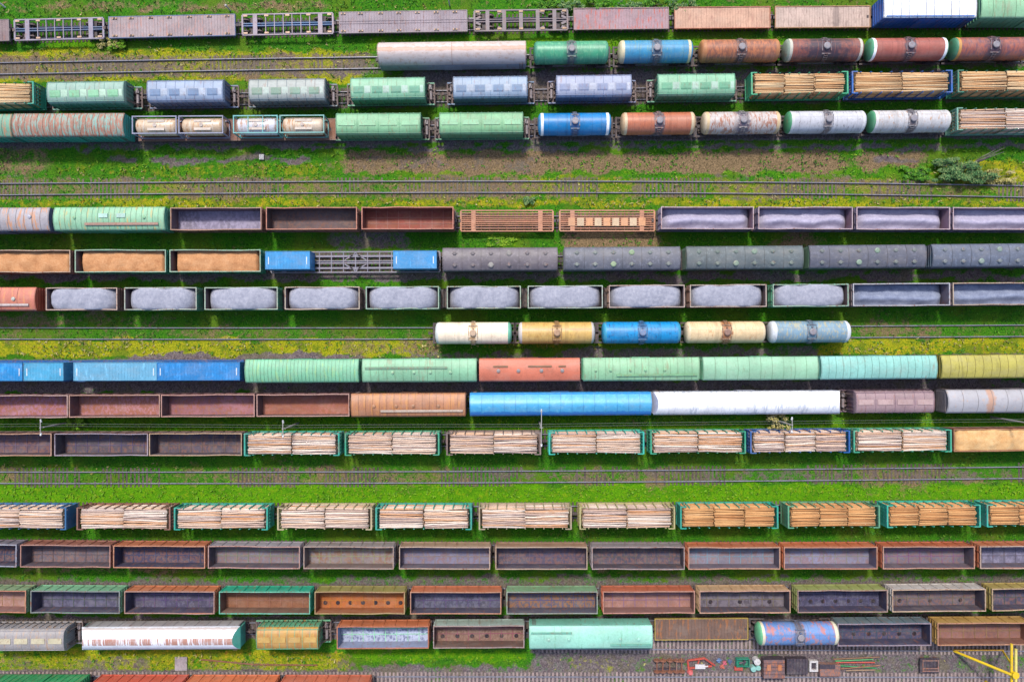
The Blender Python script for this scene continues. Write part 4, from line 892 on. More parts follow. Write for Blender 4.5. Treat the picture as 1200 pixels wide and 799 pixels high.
# ------------------------------------------------------------------ row H: five tanks
TH = lambda *a, **k: W('H', 'tank', *a, **k)
TH(510, 600, 'cream tank wagon with white and green ends', C(252,232,204,.75), C(236,240,236), None, C(226,196,160), .15, C(214,168,116), .3, rgt=C(120,196,166), gear_col=C(170,140,110))
TH(607, 697, 'mustard yellow tank wagon with white ends', C(226,184,104), C(226,214,206), None, C(196,146,76), .3, C(160,116,66), .35, rgt=C(206,200,196), blobs=((1, .45, .12, C(150,104,60), .6),), gear_col=C(150,110,70))
TH(705, 797, 'bright blue tank wagon with scratched paint', C(20,152,218), C(60,170,210), None, C(30,90,150), .3, C(60,96,140), .4, gear_col=C(80,110,150))
TH(802, 895, 'cream tank wagon with brown rust patch', C(244,214,166), C(240,216,176), None, C(214,160,110), .25, C(170,104,60), .5, gear_col=C(120,80,60))
TH(900, 994, 'grey blue tank wagon with white ends', C(138,170,190), C(232,236,240), C(226,232,238), C(204,190,140), .35, C(110,140,160), .5)
# ------------------------------------------------------------------ row I: containers and boxcars
root, Ln, n = place('I', 'flat', None, 84, 'blue flat wagon under two containers at left edge', L=18.6)
flat(root, Ln, C(24,96,170), C(30,90,150)); a = root.rotation_euler.z
def on(root, pxc, z, L, col, lab, **k):
    x = at(pxc, 0, z)[0]; f, gq = ROWS['I']
    return container((x, f(x)), math.atan(gq(x)), L, col, lab, z=1.34, **k)
on(root, -23, 3.9, 11.4, C(14,142,212), 'bright blue container cut by the left edge of the ninth row')
on(root, 51, 3.9, 5.4, C(70,164,206), 'short sky blue container with faded roof, ninth row')
root, Ln, n = place('I', 'flat', 82, 285, 'blue flat wagon under two long containers', L=18.6)
flat(root, Ln, C(24,86,150), C(30,90,150))
on(root, 135, 3.9, 11.25, C(106,178,214), 'long light blue container with weathered ribbed roof')
on(root, 232.5, 3.9, 11.2, C(10,134,208), 'long vivid blue container beside the pale green boxcar')
IB = lambda p0, p1, d_, roof, side, **k: W('I', 'boxcar', p0, p1, d_, roof, side, None, **k)
IB(288, 420, 'pale green boxcar with close ribbed roof', C(130,200,160), C(90,176,140), seams=30, alt=C(160,206,140), amt=.3)
IB(425, 558, 'soft green boxcar with long walkway and round hatches', C(142,200,160), C(100,180,140), seams=14, walk=(((-7.3, 3.8, .35, .3),), C(120,160,130)), hatches=tuple((x,-.25,.22,C(160,210,170)) for x in (-3.6,-.7,1.5,4.2)))
IB(562, 679, 'salmon red boxcar with grey roof hatches', C(214,120,92), C(180,90,70), seams=0, amt=.15, hatches=tuple((x,-.1,.26,C(160,150,150)) for x in (-4.2,-1.5,1.6,4.4)), walk=(((-4.9,-2.9,.5,.22),(-.2,3.0,.5,.22),(3.9,4.9,.5,.2)), C(150,110,80)))
IB(684, 819, 'soft green boxcar right of the red one', C(150,204,160), C(100,180,140), seams=16, walk=(((-3.4, 7.5, -.8, .26),), C(120,176,130)), hatches=tuple((x,-.1,.2,C(150,206,160)) for x in (-6.2,-4.2,-1.5,.5,3.1)))
IB(824, 958, 'pale green boxcar with small rust specks', C(156,208,172), C(110,186,146), seams=10, alt=C(130,140,110), amt=.12)
IB(962, 1097, 'pale aqua boxcar with many rust specks', C(150,212,200), C(110,190,176), seams=16, alt=C(150,140,120), amt=.17)
IB(1103, None, 'olive yellow ribbed roof boxcar', C(190,180,84), C(160,150,70), L=15.6, seams=14, alt=C(160,150,70), amt=.25)
# ------------------------------------------------------------------ row J
JG = [(None,79,'empty purple brown gondola',C(206,170,160),C(128,92,104),C(168,116,136)),(81,187,'empty mauve gondola with rusty right part',C(206,160,140),C(120,84,88),C(176,122,128)),(189,298,'empty red mauve gondola with dark left end',C(206,156,142),C(104,80,88),C(164,110,118)),(301,409,'empty rust brown gondola left of the brown boxcar',C(206,160,146),C(110,84,86),C(170,106,92))]
for a, b, d_, rim, inn, fl in JG: G_('J', a, b, d_, rim, C(120,80,84), inn, fl, L=12.6, boards=False, falt=C(168,104,76), famt=.3)
W('J', 'boxcar', 412, 545, 'orange brown ribbed roof boxcar', C(186,126,90), C(130,90,74), None, seams=16, alt=C(206,140,80), amt=.4, walk=(((-3.7, 7.4, -.78, .3),), C(196,176,160)), hatches=tuple((x,-.1,.24,C(180,130,96)) for x in (-4.6,-1.6,.7,4.1)))
W('J', 'boxcar', 551, 763, 'very long bright blue roofed wagon', C(66,170,232), C(20,110,190), None, seams=16, seamcol=C(46,146,212), ribs=24, ze=3.4, zr=4.25, p=1.6, roofm=paint(C(84,184,236), C(110,200,240), .3, .5, 2, .45, .1, ((1, -1.3, .3, C(10,110,206), .8), (1, 1.4, .12, C(20,130,214), .7))))
W('J', 'boxcar', 767, 986, 'very long clean white roofed wagon', C(244,244,248,.8), C(180,186,208,.7), None, seams=14, seamcol=C(226,228,238,.75), alt=C(196,202,216,.72), amt=.3, ribs=24, ze=3.3, zr=4.3, p=2.2, chamf=.5)
W('J', 'hopper', 1002, 1094, 'mauve brown hopper wagon', C(166,138,142), C(196,166,164), kind='flat', side=C(136,110,124), plat=.9, ze=3.4, zr=4.1)
W('J', 'boxcar', 1110, None, 'grey long wagon with orange rust spot', C(186,184,188), C(130,124,130), None, L=20, seams=10, alt=C(206,170,150), amt=.2, roofm=paint(C(186,184,190), C(206,180,164), .2, .6, 1, .5, .12, ((0, -4.2, .5, C(206,140,84), .6),)), ze=3.6, zr=4.2)
# ------------------------------------------------------------------ row K
for a, b, d_, rim, inn, fl in [(None,60,'empty dark gondola at the left edge',C(206,160,130),C(88,72,86),C(100,82,98)),(64,173,'empty dark gondola with grey rim and white specks',C(180,164,176),C(80,72,84),C(96,86,98)),(175,283,'empty dark gondola with tan rim',C(206,174,140),C(86,76,88),C(94,84,98))]:
    G_('K', a, b, d_, rim, C(120,84,76), inn, fl, L=12.6)
KL = [(286,398,'teal framed log wagon right of the dark gondola',TEAL),(404,515,'teal framed log wagon with pale birch load',C(50,160,124)),(523,634,'brown framed log wagon under the blue roofed wagon',C(130,110,104)),(643,755,'turquoise framed log wagon under blue roof end',C(50,186,166)),(762,874,'teal framed log wagon beside the blue one',C(40,160,124)),(879,996,'blue framed log wagon with birch load',C(24,96,170)),(1000,1115,'green framed log wagon beside the wood chips',C(60,174,140))]
for i, (a, b, d_, c) in enumerate(KL): WL('K', a, b, d_, c, 'birch', 2 if i != 5 else 3, True, logd='pale birch', bulk='open')
r = G_('K', 1118, None, 'gondola overfilled with wood chips', C(190,130,90), C(140,90,70), C(110,90,84), C(100,84,80), L=13.2)
load(r, 'wood_chip_heap', 'golden wood chip heap in the rightmost gondola of the eleventh row', 'wood chips', None, 12.6, 2.9, 'level', 1.37, 3.62, M_chip, seed=101, ends=.4)
# ------------------------------------------------------------------ row L
LL = [(None,78,'blue ended log wagon with whitish logs',C(50,110,160)),(90,200,'log wagon with brown end frame',C(140,96,80)),(204,314,'log wagon with teal frame and whitish logs',TEAL),(325,436,'log wagon with beige frame',C(196,180,140)),(440,553,'log wagon with turquoise frame',C(50,170,150)),(561,670,'log wagon with thin tan frame',C(176,160,130)),(679,791,'log wagon with yellowish frame',C(186,176,120))]
for i, (a, b, d_, c) in enumerate(LL): WL('L', a, b, d_, c, 'birch', 2, True, L=12.8, logd='whitish', bulk='open' if i else 'full')
for i, (a, b, d_, c) in enumerate([(797,912,'log wagon with teal frame and orange logs',TEAL),(923,1031,'grey green log wagon with orange logs',C(96,160,124)),(1039,1149,'log wagon with bright turquoise frame',C(50,180,156)),(1156,None,'log wagon at the right edge',C(60,180,160))]):
    WL('L', a, b, d_, c, 'pine', 3, False, L=12.8, logd='orange', bulk='full')
# ------------------------------------------------------------------ rows M N: empty gondolas
MG = [(None,19,'dark gondola cut by the left edge',LGREY,GREY,NAVY,NAVY),(24,129,'brown rimmed gondola with mauve grey floor',C(190,140,124),C(160,104,90),C(92,80,92),C(104,94,106)),
 (133,240,'orange rimmed gondola with navy inside',C(214,150,116),C(196,118,84),NAVY,C(66,62,90)),(244,351,'pink rimmed gondola with grey panel floor',C(206,162,150),C(166,160,170),C(88,80,92),C(122,118,132)),
 (356,461,'tan rimmed gondola with rusty grey floor',C(190,164,150),C(160,150,150),C(120,104,100),C(144,132,134)),(468,574,'beige rimmed gondola with blue grey floor',C(206,178,156),C(180,150,126),C(96,90,106),C(122,118,142)),
 (581,688,'beige rimmed gondola with navy floor',C(200,174,150),C(176,140,116),C(74,68,88),C(82,78,102)),(694,802,'mauve rimmed gondola with dark floor',C(180,160,156),C(150,140,144),C(80,72,84),C(84,80,100)),
 (807,914,'peach rimmed gondola with pale grid floor',C(216,166,136),C(200,116,80),C(110,100,116),C(132,128,146)),(919,1028,'orange edged gondola with lilac floor',C(206,146,116),C(206,116,76),C(110,102,124),C(130,128,154)),
 (1035,1142,'peach rimmed gondola with grey violet floor',C(206,156,132),C(200,110,76),C(104,92,106),C(112,106,124)),(1149,None,'pale rimmed gondola at the right edge',C(206,176,156),C(200,120,84),C(96,90,106),C(112,108,132))]
for a, b, d_, rim, sd, inn, fl in MG: G_('M', a, b, d_, rim, sd, inn, fl, L=12.5, falt=C(150,110,84) if 'rusty' in d_ else None)
NG = [(None,30,'pink floored gondola with green north side',C(206,140,110),C(140,170,130),C(150,110,104),C(166,130,124),None),(36,140,'sea green sided gondola with navy floor',C(140,150,146),C(130,190,150),C(70,68,92),C(76,74,100),None),
 (146,251,'orange sided gondola with slate floor',C(190,150,136),C(206,124,84),C(70,66,92),C(78,74,100),None),(257,363,'teal sided gondola with rust brown floor',C(120,200,170),C(40,174,140),C(120,92,76),C(140,92,66),None),
 (369,474,'mustard sided gondola with orange floor',C(190,160,110),C(160,150,84),C(160,94,50),C(176,100,46),7),(481,587,'orange sided gondola with slate blue floor',C(206,150,120),C(206,120,84),C(74,70,92),C(78,78,100),None),
 (594,700,'grey green gondola with slate floor',C(160,170,156),C(130,170,130),C(86,84,100),C(96,92,106),None),(707,814,'red pink gondola with patchy floor',C(206,150,130),C(200,110,80),C(140,100,94),C(160,120,114),None),
 (820,926,'peach rimmed gondola with dim floor',C(216,168,142),C(206,170,130),C(84,76,88),C(92,84,96),3),(935,1040,'khaki sided gondola with black floor spots',C(180,150,136),C(160,170,100),C(66,62,90),C(70,68,96),7),
 (1046,1155,'cream sided gondola with dark floor',C(214,184,156),C(206,200,196),C(80,72,86),C(92,84,98),3),(1163,None,'yellow sided gondola at the right edge',C(206,176,140),C(190,170,100),C(70,66,90),C(78,74,98),None)]
for a, b, d_, rim, sd, inn, fl, dots in NG: G_('N', a, b, d_, rim, sd, inn, fl, L=12.5, dots=dots, falt=C(160,110,70) if 'green gondola' in d_ else None)
# ------------------------------------------------------------------ row O
W('O', 'hopper', None, 76, 'grey hopper wagon with cream hatches', C(166,160,160), C(206,196,164), L=11.5, kind='flat', plat=.8, alt=C(196,160,130), amt=.3, side=C(170,166,170), n=5)
W('O', 'boxcar', 93, 279, 'long white wagon with rows of rust patches', C(240,240,246,.8), C(180,176,180), C(80,180,160), seams=0, ribs=14, ze=3.2, zr=4.3, p=2.2, chamf=.7, roofm=paint(C(238,240,248,.74), C(176,96,40), .62, 1.1, .1, .5, .08, mask=(-.15, .5), blobs=((1, .62, .035, C(186,120,66), .7), (1, 1.35, .12, C(190,170,160), .8))), door=False)
W('O', 'hopper', 301, 373, 'short mustard yellow hopper wagon', C(196,148,66), C(206,166,90), kind='flat', plat=1.0, side=C(110,180,140), alt=C(180,120,60), amt=.35)
G_('O', 395, 502, 'orange gondola with white frosted floor', C(206,130,96), C(206,120,80), C(150,160,190), C(186,196,222), falt=C(100,110,150), famt=.3)
G_('O', 508, 614, 'brown gondola with dark floor spots', C(180,156,150), C(170,190,180), C(110,84,76), C(124,94,82), dots=6)
W('O', 'boxcar', 621, 764, 'mint green flat roofed boxcar', C(166,230,208), C(130,200,180), None, seams=5, ribs=14, ze=3.75, zr=4.1, alt=C(120,180,150), amt=.12, seamcol=C(150,214,190), walk=(((-8.1,-2.6,.72,.25),(2.6,8.1,-.95,.25)), C(110,180,160)), hatches=tuple((x,-.15,.26,C(160,220,200)) for x in (-5.7,-3.0,3.9,6.4)))
W('O', 'flat', 768, 876, 'rusty brown plank flat wagon with yellow edge', C(122,96,84), C(206,176,84), planks=28, alt=C(176,112,66), amt=.35)
W('O', 'tank', 886, 980, 'blue tank wagon with orange patches', C(106,146,206), C(110,190,140), C(236,226,196), C(206,124,100), .36, C(110,104,110), .45, rgt=C(226,226,196), stretch=1.5, R_=1.52, scale=.5)
G_('O', 982, 1091, 'dark blue floored gondola with mauve rim', C(166,150,164), C(110,130,140), C(62,62,92), C(68,68,98), dots=6)
G_('O', 1099, None, 'yellow sided gondola with red brown floor', C(206,150,116), C(200,160,90), C(140,92,76), C(134,96,92), L=12.8)
# ------------------------------------------------------------------ row P (bottom edge)
W('P', 'boxcar', None, 92, 'green wagon with ribbed sloping side', C(60,170,110), C(50,160,100), None, L=12.6, seams=14, ribs=14)
W('P', 'gondola', 108, 213, 'red ribbed gondola', C(206,110,90), C(216,96,76), C(130,90,84), C(140,96,90))
W('P', 'gondola', 217, 322, 'orange ribbed gondola between two red wagons', C(226,140,104), C(226,124,84), C(130,90,84), C(140,96,90))
W('P', 'gondola', 328, 432, 'salmon ribbed gondola, last wagon', C(220,140,120), C(216,116,90), C(130,90,84), C(140,96,90))
# ------------------------------------------------------------------ the logs that are not things of their own
m = MB(); n = 7
for (p, Ln, r, yaw, tone) in LOGS:
    c_, s_ = math.cos(yaw), math.sin(yaw); o = len(m.v); a0 = random.uniform(0, 1)
    for e in (-1, 1):
        q = r * (1 - .1 * e)
        for j in range(n):
            a = 2 * math.pi * j / n + a0; x = e * Ln / 2; y = q * math.cos(a); m.v.append((p[0] + x * c_ - y * s_, p[1] + x * s_ + y * c_, p[2] + q * math.sin(a)))
    for j in range(n): m.q((o + j, o + (j + 1) % n, o + n + (j + 1) % n, o + n + j), tone, True)
    m.q(tuple(o + j for j in range(n))[::-1], 2); m.q(tuple(o + n + j for j in range(n)), 2)
lo = m.build('logs', [M_birch, M_pine, M_cut, M_tan]); tag(lo, 'stacked birch and pine logs filling the log wagons', 'logs', None, 'stuff')
# ------------------------------------------------------------------ vegetation
def leaf_mat(key, a, b, c):
    return grain(key, [a, b, c], .9, isl=True, bump=.1)
M_leaf = leaf_mat('leaf_green', C(20, 84, 18), C(70, 140, 26), C(140, 190, 50))
M_leafb = leaf_mat('leaf_bright', C(60, 120, 14), C(110, 170, 24), C(176, 206, 50))
M_leafg = leaf_mat('leaf_greygreen', C(34, 84, 46), C(84, 132, 74), C(170, 184, 116))
M_leafy = leaf_mat('leaf_dry', C(90, 96, 34), C(180, 170, 90), C(226, 214, 160))
M_twig = paint(C(120, 112, 104), C(90, 80, 74), .3, 2, 1, .9)
def bush(name, px, py, rx, ry, h, mat, n, label, cat='bush', grp=None, twigs=5, leaf=.16, dead=0):
    x, y = at(px, py, 0); root = empty(name, (x, y, 0)); r = np.random.default_rng(int(px * 7 + py))
    m = MB(); tips = []
    for i in range(twigs):
        a = r.uniform(0, 6.28); t = (math.cos(a) * rx * r.uniform(.3, .8), math.sin(a) * ry * r.uniform(.3, .8), h * r.uniform(.6, .95)); tips.append(t)
        mid = (t[0] * .4, t[1] * .4, t[2] * .55); m.cyl((0, 0, -.05), mid, .05, .035, 6); m.cyl(mid, t, .035, .012, 5)
    for i in range(dead):
        a = .75 + i * .35; t = (rx * (.7 + .25 * (i % 2)) * 1.1, ry * (.55 + .5 * i / max(1, dead)) + .3, h * 1.25)
        m.cyl((.5 * i, 0, .2), (t[0] * .6, t[1] * .6, h * 1.1), .11, .08, 6); m.cyl((t[0] * .6, t[1] * .6, h * 1.1), (t[0], t[1], t[2] * 1.1), .08, .03, 5)
        for k in range(4): q = r.uniform(.3, .9); b0 = Vector(t) * q + Vector((.2, 0, h * .1)); m.cyl(b0, b0 + Vector((r.uniform(-.2, .6), r.uniform(-.1, .7), r.uniform(.1, .4))), .025, .008, 4)
    m.build('stem', [M_twig], root)
    m = MB(); cl = [(r.uniform(-.9, .9) * rx, r.uniform(-.85, .85) * ry, h * r.uniform(.2, .9), r.uniform(.12, .5)) for _ in range(30)]
    for i in range(n):
        c = cl[r.integers(len(cl))]; v = r.normal(size=3); v /= np.linalg.norm(v); q = c[3] * r.uniform(.5, 1.1)
        p = (c[0] + v[0] * q * rx * .6, c[1] + v[1] * q * ry * .6, max(.05, c[2] + v[2] * q * h * .45))
        s = leaf * r.uniform(.6, 1.3); a = r.uniform(0, 6.28); ti = r.uniform(-.7, .7); tj = r.uniform(-.7, .7)
        o = len(m.v); ux, uy = math.cos(a) * s, math.sin(a) * s
        m.v += [(p[0] - ux, p[1] - uy, p[2] - s * ti), (p[0] + uy * .45, p[1] - ux * .45, p[2] + s * tj * .4), (p[0] + ux, p[1] + uy, p[2] + s * ti), (p[0] - uy * .45, p[1] + ux * .45, p[2] - s * tj * .4)]
        m.q((o, o + 1, o + 2, o + 3))
    m.build('foliage', [mat], root)
    return tag(root, label, cat, grp)
bush('bush', 1121, 199, 4.4, 2.1, 2.2, M_leafg, 5200, 'large grey green bush with bare dead branches, right of the dirt', 'bush', twigs=9, dead=4)
bush('bush', 1165, 207, 2.6, 1.2, 1.0, M_leafy, 1100, 'low yellowish scrub right of the large grey green bush')
bush('bush', 1072, 203, 2.2, 1.2, .9, M_leaf, 1000, 'low green scrub left of the large grey green bush')
bush('bush', 906, 493, 1.5, 1.2, 2.6, M_leafy, 700, 'small pale yellow sapling beside a pole under the white roofed wagon', 'sapling', twigs=6)
bush('bush', 92, 494, 1.3, 1.0, 1.3, M_leafb, 700, 'bright green shrub at the foot of the leftmost lamp pole', 'shrub')
bush('bush', 588, 283, 1.9, .8, .35, M_leafb, 500, 'bright green weed patch between the slatted flat wagon and hatch wagons', 'shrub')
bush('bush', 130, 52, 1.7, .8, 1.0, M_leafy, 600, 'pale flowering shrub below the top row, left side', 'shrub')
bush('bush', 139, 54, 1.2, .7, .9, M_leafb, 500, 'small green shrub right of the pale flowering shrub', 'shrub')
bush('bush', 620, 236, .9, .6, .7, M_leafg, 300, 'grey green weed clump above the slatted flat wagon', 'shrub')
for i, px in enumerate((640, 668, 700, 735, 766, 800)):
    bush('bush', px, 8 + (i % 2) * 3, 1.9, 1.0, 1.1 + .2 * (i % 3), (M_leaf, M_leafg)[i % 2], 700, 'dark green shrub in the hedge line at the top edge', 'shrub', 'hedge shrubs at the top edge')
# weeds and grass tufts: nobody could count them
TN = 60000; tx = rng.uniform(-76, 76, TN); ty = rng.uniform(-52, 52, TN)
tpx, tpy = tx / K + 600, 399.5 - ty / K
tg = field(GR, tpx, tpy, 3, 1); tyel = field(YE, tpx, tpy, 5, 21); tlu = field(LU, tpx, tpy, 5, 31)
tn = np.full(TN, 99.)
xs2 = np.linspace(-90, 90, 400)
tb = np.zeros(TN, bool)
for k in ROWS:
    dd = np.abs(ty - np.interp(tx, xs2, [ROWS[k][0](x) for x in xs2]))
    if k in 'THU' : tb |= (dd < 1.0) & (dd > .65)
    elif k == 'B': tb |= ((dd < 1.0) & (dd > .65)) | ((tx > -19) & (dd < 1.9))
    else: tb |= dd < 1.75
keep = (~tb) & (rng.uniform(0, 1, TN) > tg * 1.15) & (rng.uniform(0, 1, TN) < .45 + .3 * np.maximum(tyel, tlu) + .4 * wob(tx, ty, .5, 77))
V = []; Fc = []; Mi = []
for x, y, yl, l_ in zip(tx[keep], ty[keep], tyel[keep], tlu[keep]):
    q = rng.uniform(0, 1, 24); mi = 1 if q[0] < l_ else (2 if q[1] < yl * .75 else 0); R0 = .09 + .17 * q[2] ** 2
    for j in range(4):
        a = 6.28 * q[3 + j]; s = R0 * (.6 + q[8 + j]); h = (.05 + .2 * q[13 + j]) * (1 + R0 * 2); o = len(V); ca_, sa_ = math.cos(a), math.sin(a)
        V += [(x - sa_ * .035, y + ca_ * .035, .0), (x + sa_ * .035, y - ca_ * .035, 0), (x + ca_ * s + sa_ * .05, y + sa_ * s - ca_ * .05, h), (x + ca_ * s * .9 - sa_ * .06, y + sa_ * s * .9 + ca_ * .06, h * .8)]
        Fc.append((o, o + 1, o + 2, o + 3)); Mi.append(mi)
me = bpy.data.meshes.new('weeds'); me.from_pydata(V, [], Fc)
for mt in (M_leaf, M_leafb, M_leafy): me.materials.append(mt)
me.polygons.foreach_set('material_index', Mi); me.update()
wo = bpy.data.objects.new('weeds', me); COL.objects.link(wo); tag(wo, 'tufts of grass and weeds between the tracks', 'weeds', None, 'stuff')
# ------------------------------------------------------------------ lamp poles and wires between rows J and K
M_pole = paint(C(176, 172, 168), C(160, 150, 146), .3, 2, 1); M_wire = paint(C(130, 136, 136), None, .2, 1, 1, .4)
tops = []
for i, (px, py, h, arm, d_) in enumerate([(80,495,6.0,.75,'leftmost grey lamp pole beside the bright green shrub'),(350,495.5,7.0,.8,'grey lamp pole at the left end of the birch log wagons'),(632,494,7.4,2.1,'lamp pole with the longest arms, below the bright blue roofed wagon'),(905,491,7.2,.7,'pale pole standing beside the small yellow sapling'),(1161,488.5,7.4,.8,'rightmost grey lamp pole below the grey rust spotted wagon')]):
    x, y = at(px, py, 0); root = empty('lamp_pole', (x, y, 0)); tag(root, d_, 'lamp pole', 'lamp poles between the tenth and eleventh rows')
    m = MB(); m.cyl((0, 0, -.1), (0, 0, h), .14, .08, 10); m.build('pole', [M_pole], root)
    m = MB(); m.bar((0, -arm, h - .1), (0, arm, h - .1), .09, .09); m.bar((-.25, 0, h - .5), (.25, 0, h - .5), .08, .08); m.build('crossarm', [M_pole], root)
    for s in (-1, 1):
        m = MB(); m.cyl((0, s * arm, h - .25), (0, s * (arm + .32), h - .1), .13, .09, 10); m.build('lamp', [paint(C(230,230,232), None, .2, 1, 1)], root)
    tops.append((x, y, h))
tops = [(-110, tops[0][1] - .3, 6.2)] + tops + [(118, tops[-1][1] + .4, 7.2)]
for off_, dz in ((.5, -.12), (-.5, -.12), (.1, -.8)):
    m = MB()
    for a, b in zip(tops[:-1], tops[1:]):
        prev = None
        for t in np.linspace(0, 1, 9):
            p = (a[0] + (b[0] - a[0]) * t, a[1] + (b[1] - a[1]) * t + off_, a[2] + (b[2] - a[2]) * t + dz - .45 * 4 * t * (1 - t) * .5)
            if prev: m.cyl(prev, p, .013, n=5)
            prev = p
    w = m.build('overhead_wire', [M_wire]); tag(w, 'thin pale overhead wire strung along the lamp poles', 'wire', 'overhead wires on the lamp poles')
# ------------------------------------------------------------------ yellow gantry, bottom right
M_yel = paint(C(246, 206, 20), C(220, 170, 40), .15, 1, 1, .45, .12)
jx, jy = at(1189, 791, 6.0); root = empty('yellow_gantry', (jx, jy, 0)); tag(root, 'yellow steel gantry with sloping legs at the bottom right corner', 'gantry')
def rel(px, py, z): x, y = at(px, py, z); return (x - jx, y - jy, z)
m = MB(); m.cyl(rel(1185.5, 754, 5.6), rel(1185.5, 826, 5.6), .17, n=12); m.cyl(rel(1190.5, 760, 6.0), rel(1190.5, 826, 6.0), .17, n=12, m=1); m.build('crossbeam', [M_yel, paint(C(244,226,120), None, .2, 1, 1, .4)], root)
for a, b, r in (((1117, 762, .1), (1187, 791, 6.0), .19), ((1175, 762, .1), (1186, 779, 5.5), .13)):
    m = MB(); m.cyl(rel(*a), rel(*b), r * .9, r, 10); m.build('leg', [M_yel], root)
m = MB(); m.cyl(rel(1118, 761.5, .35), rel(1176, 761.5, .35), .12, n=8); m.build('tie_beam', [paint(C(222,170,60), C(180,110,50), .3, 1, 1)], root)
m = MB(); m.cyl((0, .1, 5.7), (0, .1, 6.2), .36, .34, 16); m.cyl((0, .1, 6.2), (0, .1, 6.28), .46, .46, 16); m.build('joint_cap', [M_yel], root)
m = MB(); q_ = rel(1188, 822, 5.6); m.cyl((q_[0], q_[1], -.1), (q_[0], q_[1], 5.5), .2, n=12); m.build('post', [M_yel], root)
# ------------------------------------------------------------------ yard clutter along the bottom track
M_rust = paint(C(160, 104, 78), C(110, 80, 76), .4, 2, 1); M_blk = paint(C(66, 58, 70), C(100, 80, 84), .35, 2, 1); M_red = paint(C(206, 84, 66), C(150, 80, 66), .3, 2, 1)
M_wht = paint(C(226, 222, 222), C(170, 166, 166), .3, 2, 1); M_tl = paint(C(20, 150, 120), C(30, 110, 100), .3, 2, 1); M_pln = paint(C(140, 112, 108), C(190, 120, 84), .4, 2, 1)
def small(name, px, py, label, cat, grp=None, rz=0):
    x, y = at(px, py, 0); r = empty(name, (x, y, 0), rz); return tag(r, label, cat, grp)
wl_ = ['rusty wheelset at the left end of the wheelset row', 'rusty wheelset second from left in the wheelset row', 'rusty wheelset third from left in the wheelset row', 'pale worn wheelset near the red scrap frame', 'rusty wheelset closest to the red scrap frame']
for i, px in enumerate((769, 776, 784, 792, 798)):
    r = small('wheelset', px, 778, wl_[i], 'wheelset', 'old wheelsets laid out in a row', random.uniform(-.06, .06))
    m = MB(); m.cyl((0, -1.1, .48), (0, 1.1, .48), .09, n=10); m.build('axle', [M_rust if i != 3 else M_pln], r)
    for s in (-1, 1): m = MB(); m.cyl((0, s * .7, .48), (0, s * .84, .48), .475, n=20); m.cyl((0, s * .84, .48), (0, s * .87, .48), .36, n=20); m.build('wheel', [M_rust], r)
r = small('timber_block', 779, 783, 'dark squared timber lying under the wheelset row', 'timber'); m = MB(); m.box(-1.7, 1.7, -.14, .14, 0, .24)
for i in range(5): m.box(-1.68 + i * .7, -1.68 + i * .7 + .03, -.15, .15, .02, .25)
m.build('timber', [M_blk], r)
r = small('bent_steel_scrap', 821, 777, 'bent red steel frame lying between tracks', 'scrap frame'); m = MB()
m.bar((-1.9, .6, .35), (.4, 1.0, .55), .22, .2); m.bar((.4, 1.0, .55), (1.9, -.1, .35), .22, .2); m.bar((-1.9, .6, .3), (-1.7, -.9, .2), .25, .2); m.bar((-1.6, -.5, .3), (1.5, -.2, .3), .22, .2); m.bar((-.2, 1.0, .3), (-.6, -.4, .3), .16, .16); m.build('frame', [M_red], r)
m = MB(); m.box(-.9, .5, -.5, .1, .35, .6); m.cyl((.0, -.3, .5), (.9, -.1, .6), .1, n=8); m.build('bracket', [M_wht], r)
m = MB(); m.cyl((-1.5, -1.15, 0), (-1.5, -1.15, .45), .45, .3, 9); m.build('bucket', [paint(C(226,110,110), None, .3, 2, 1)], r)
for i, (px, py, c) in enumerate(((842, 773, C(90,130,180)), (849, 776, C(200,90,110)), (855, 774, C(90,110,150)), (846, 780, C(214,110,90)))):
    r = small('scrap_part', px, py, ['blue scrap part right of the red frame', 'pink red scrap part between two blue ones', 'slate blue scrap part left of the teal bin', 'orange scrap part below the blue scrap'][i], 'scrap part', 'small scrap parts', i * .8)
    m = MB(); m.cyl((-.35, 0, .15), (.35, .1, .2), .14, .1, 8); m.box(-.15, .2, -.3, .3, 0, .16); m.build('casting', [paint(c, None, .3, 2, 1)], r)
r = small('bin', 869, 774, 'teal open bin of scrap beside a white drum', 'bin'); m = MB()
for a in ((-.9, .9, -.55, -.48), (-.9, .9, .48, .55)): m.box(*a, 0, .7)
for a in ((-.9, -.83, -.48, .48), (.83, .9, -.48, .48)): m.box(*a, 0, .7)
m.box(-.83, .83, -.48, .48, 0, .1); m.build('box', [M_tl], r); m = MB(); m.cyl((-.4, -.2, .3), (.5, .1, .45), .16, n=8); m.cyl((.2, -.3, .4), (.2, .35, .5), .12, n=8); m.build('scrap', [M_blk], r)
r = small('red_block', 865, 782, 'small red crate below the teal bin', 'crate'); m = MB(); m.box(-.6, .5, -.22, .22, 0, .35); m.box(-.62, -.5, -.24, .24, .1, .37); m.box(.4, .52, -.24, .24, .1, .37); m.build('crate_body', [M_red], r)
r = small('drum', 885, 772, 'white round drum above the pale teal drum', 'drum'); m = MB(); m.cyl((0, 0, 0), (0, 0, .9), .48, .46, 16); m.cyl((0, 0, .9), (0, 0, .96), .3, .26, 12); m.build('drum_body', [M_wht], r)
r = small('drum', 883, 781, 'pale teal squat drum below the white one', 'drum'); m = MB(); m.cyl((-.2, 0, 0), (-.2, 0, .7), .42, .4, 14); m.cyl((.5, .1, 0), (.5, .1, .6), .36, .34, 14); m.build('drum_body', [paint(C(150,214,204), None, .3, 2, 1)], r)
r = small('wooden_crate', 903.5, 779.5, 'large brown crate with orange marks, right of the drums', 'crate'); m = MB(); m.box(-1.45, 1.45, -1.2, 1.35, 0, 1.25)
for i in range(6): m.box(-1.5, 1.5, -1.22 + i * .52, -1.22 + i * .52 + .04, .05, 1.29, 1)
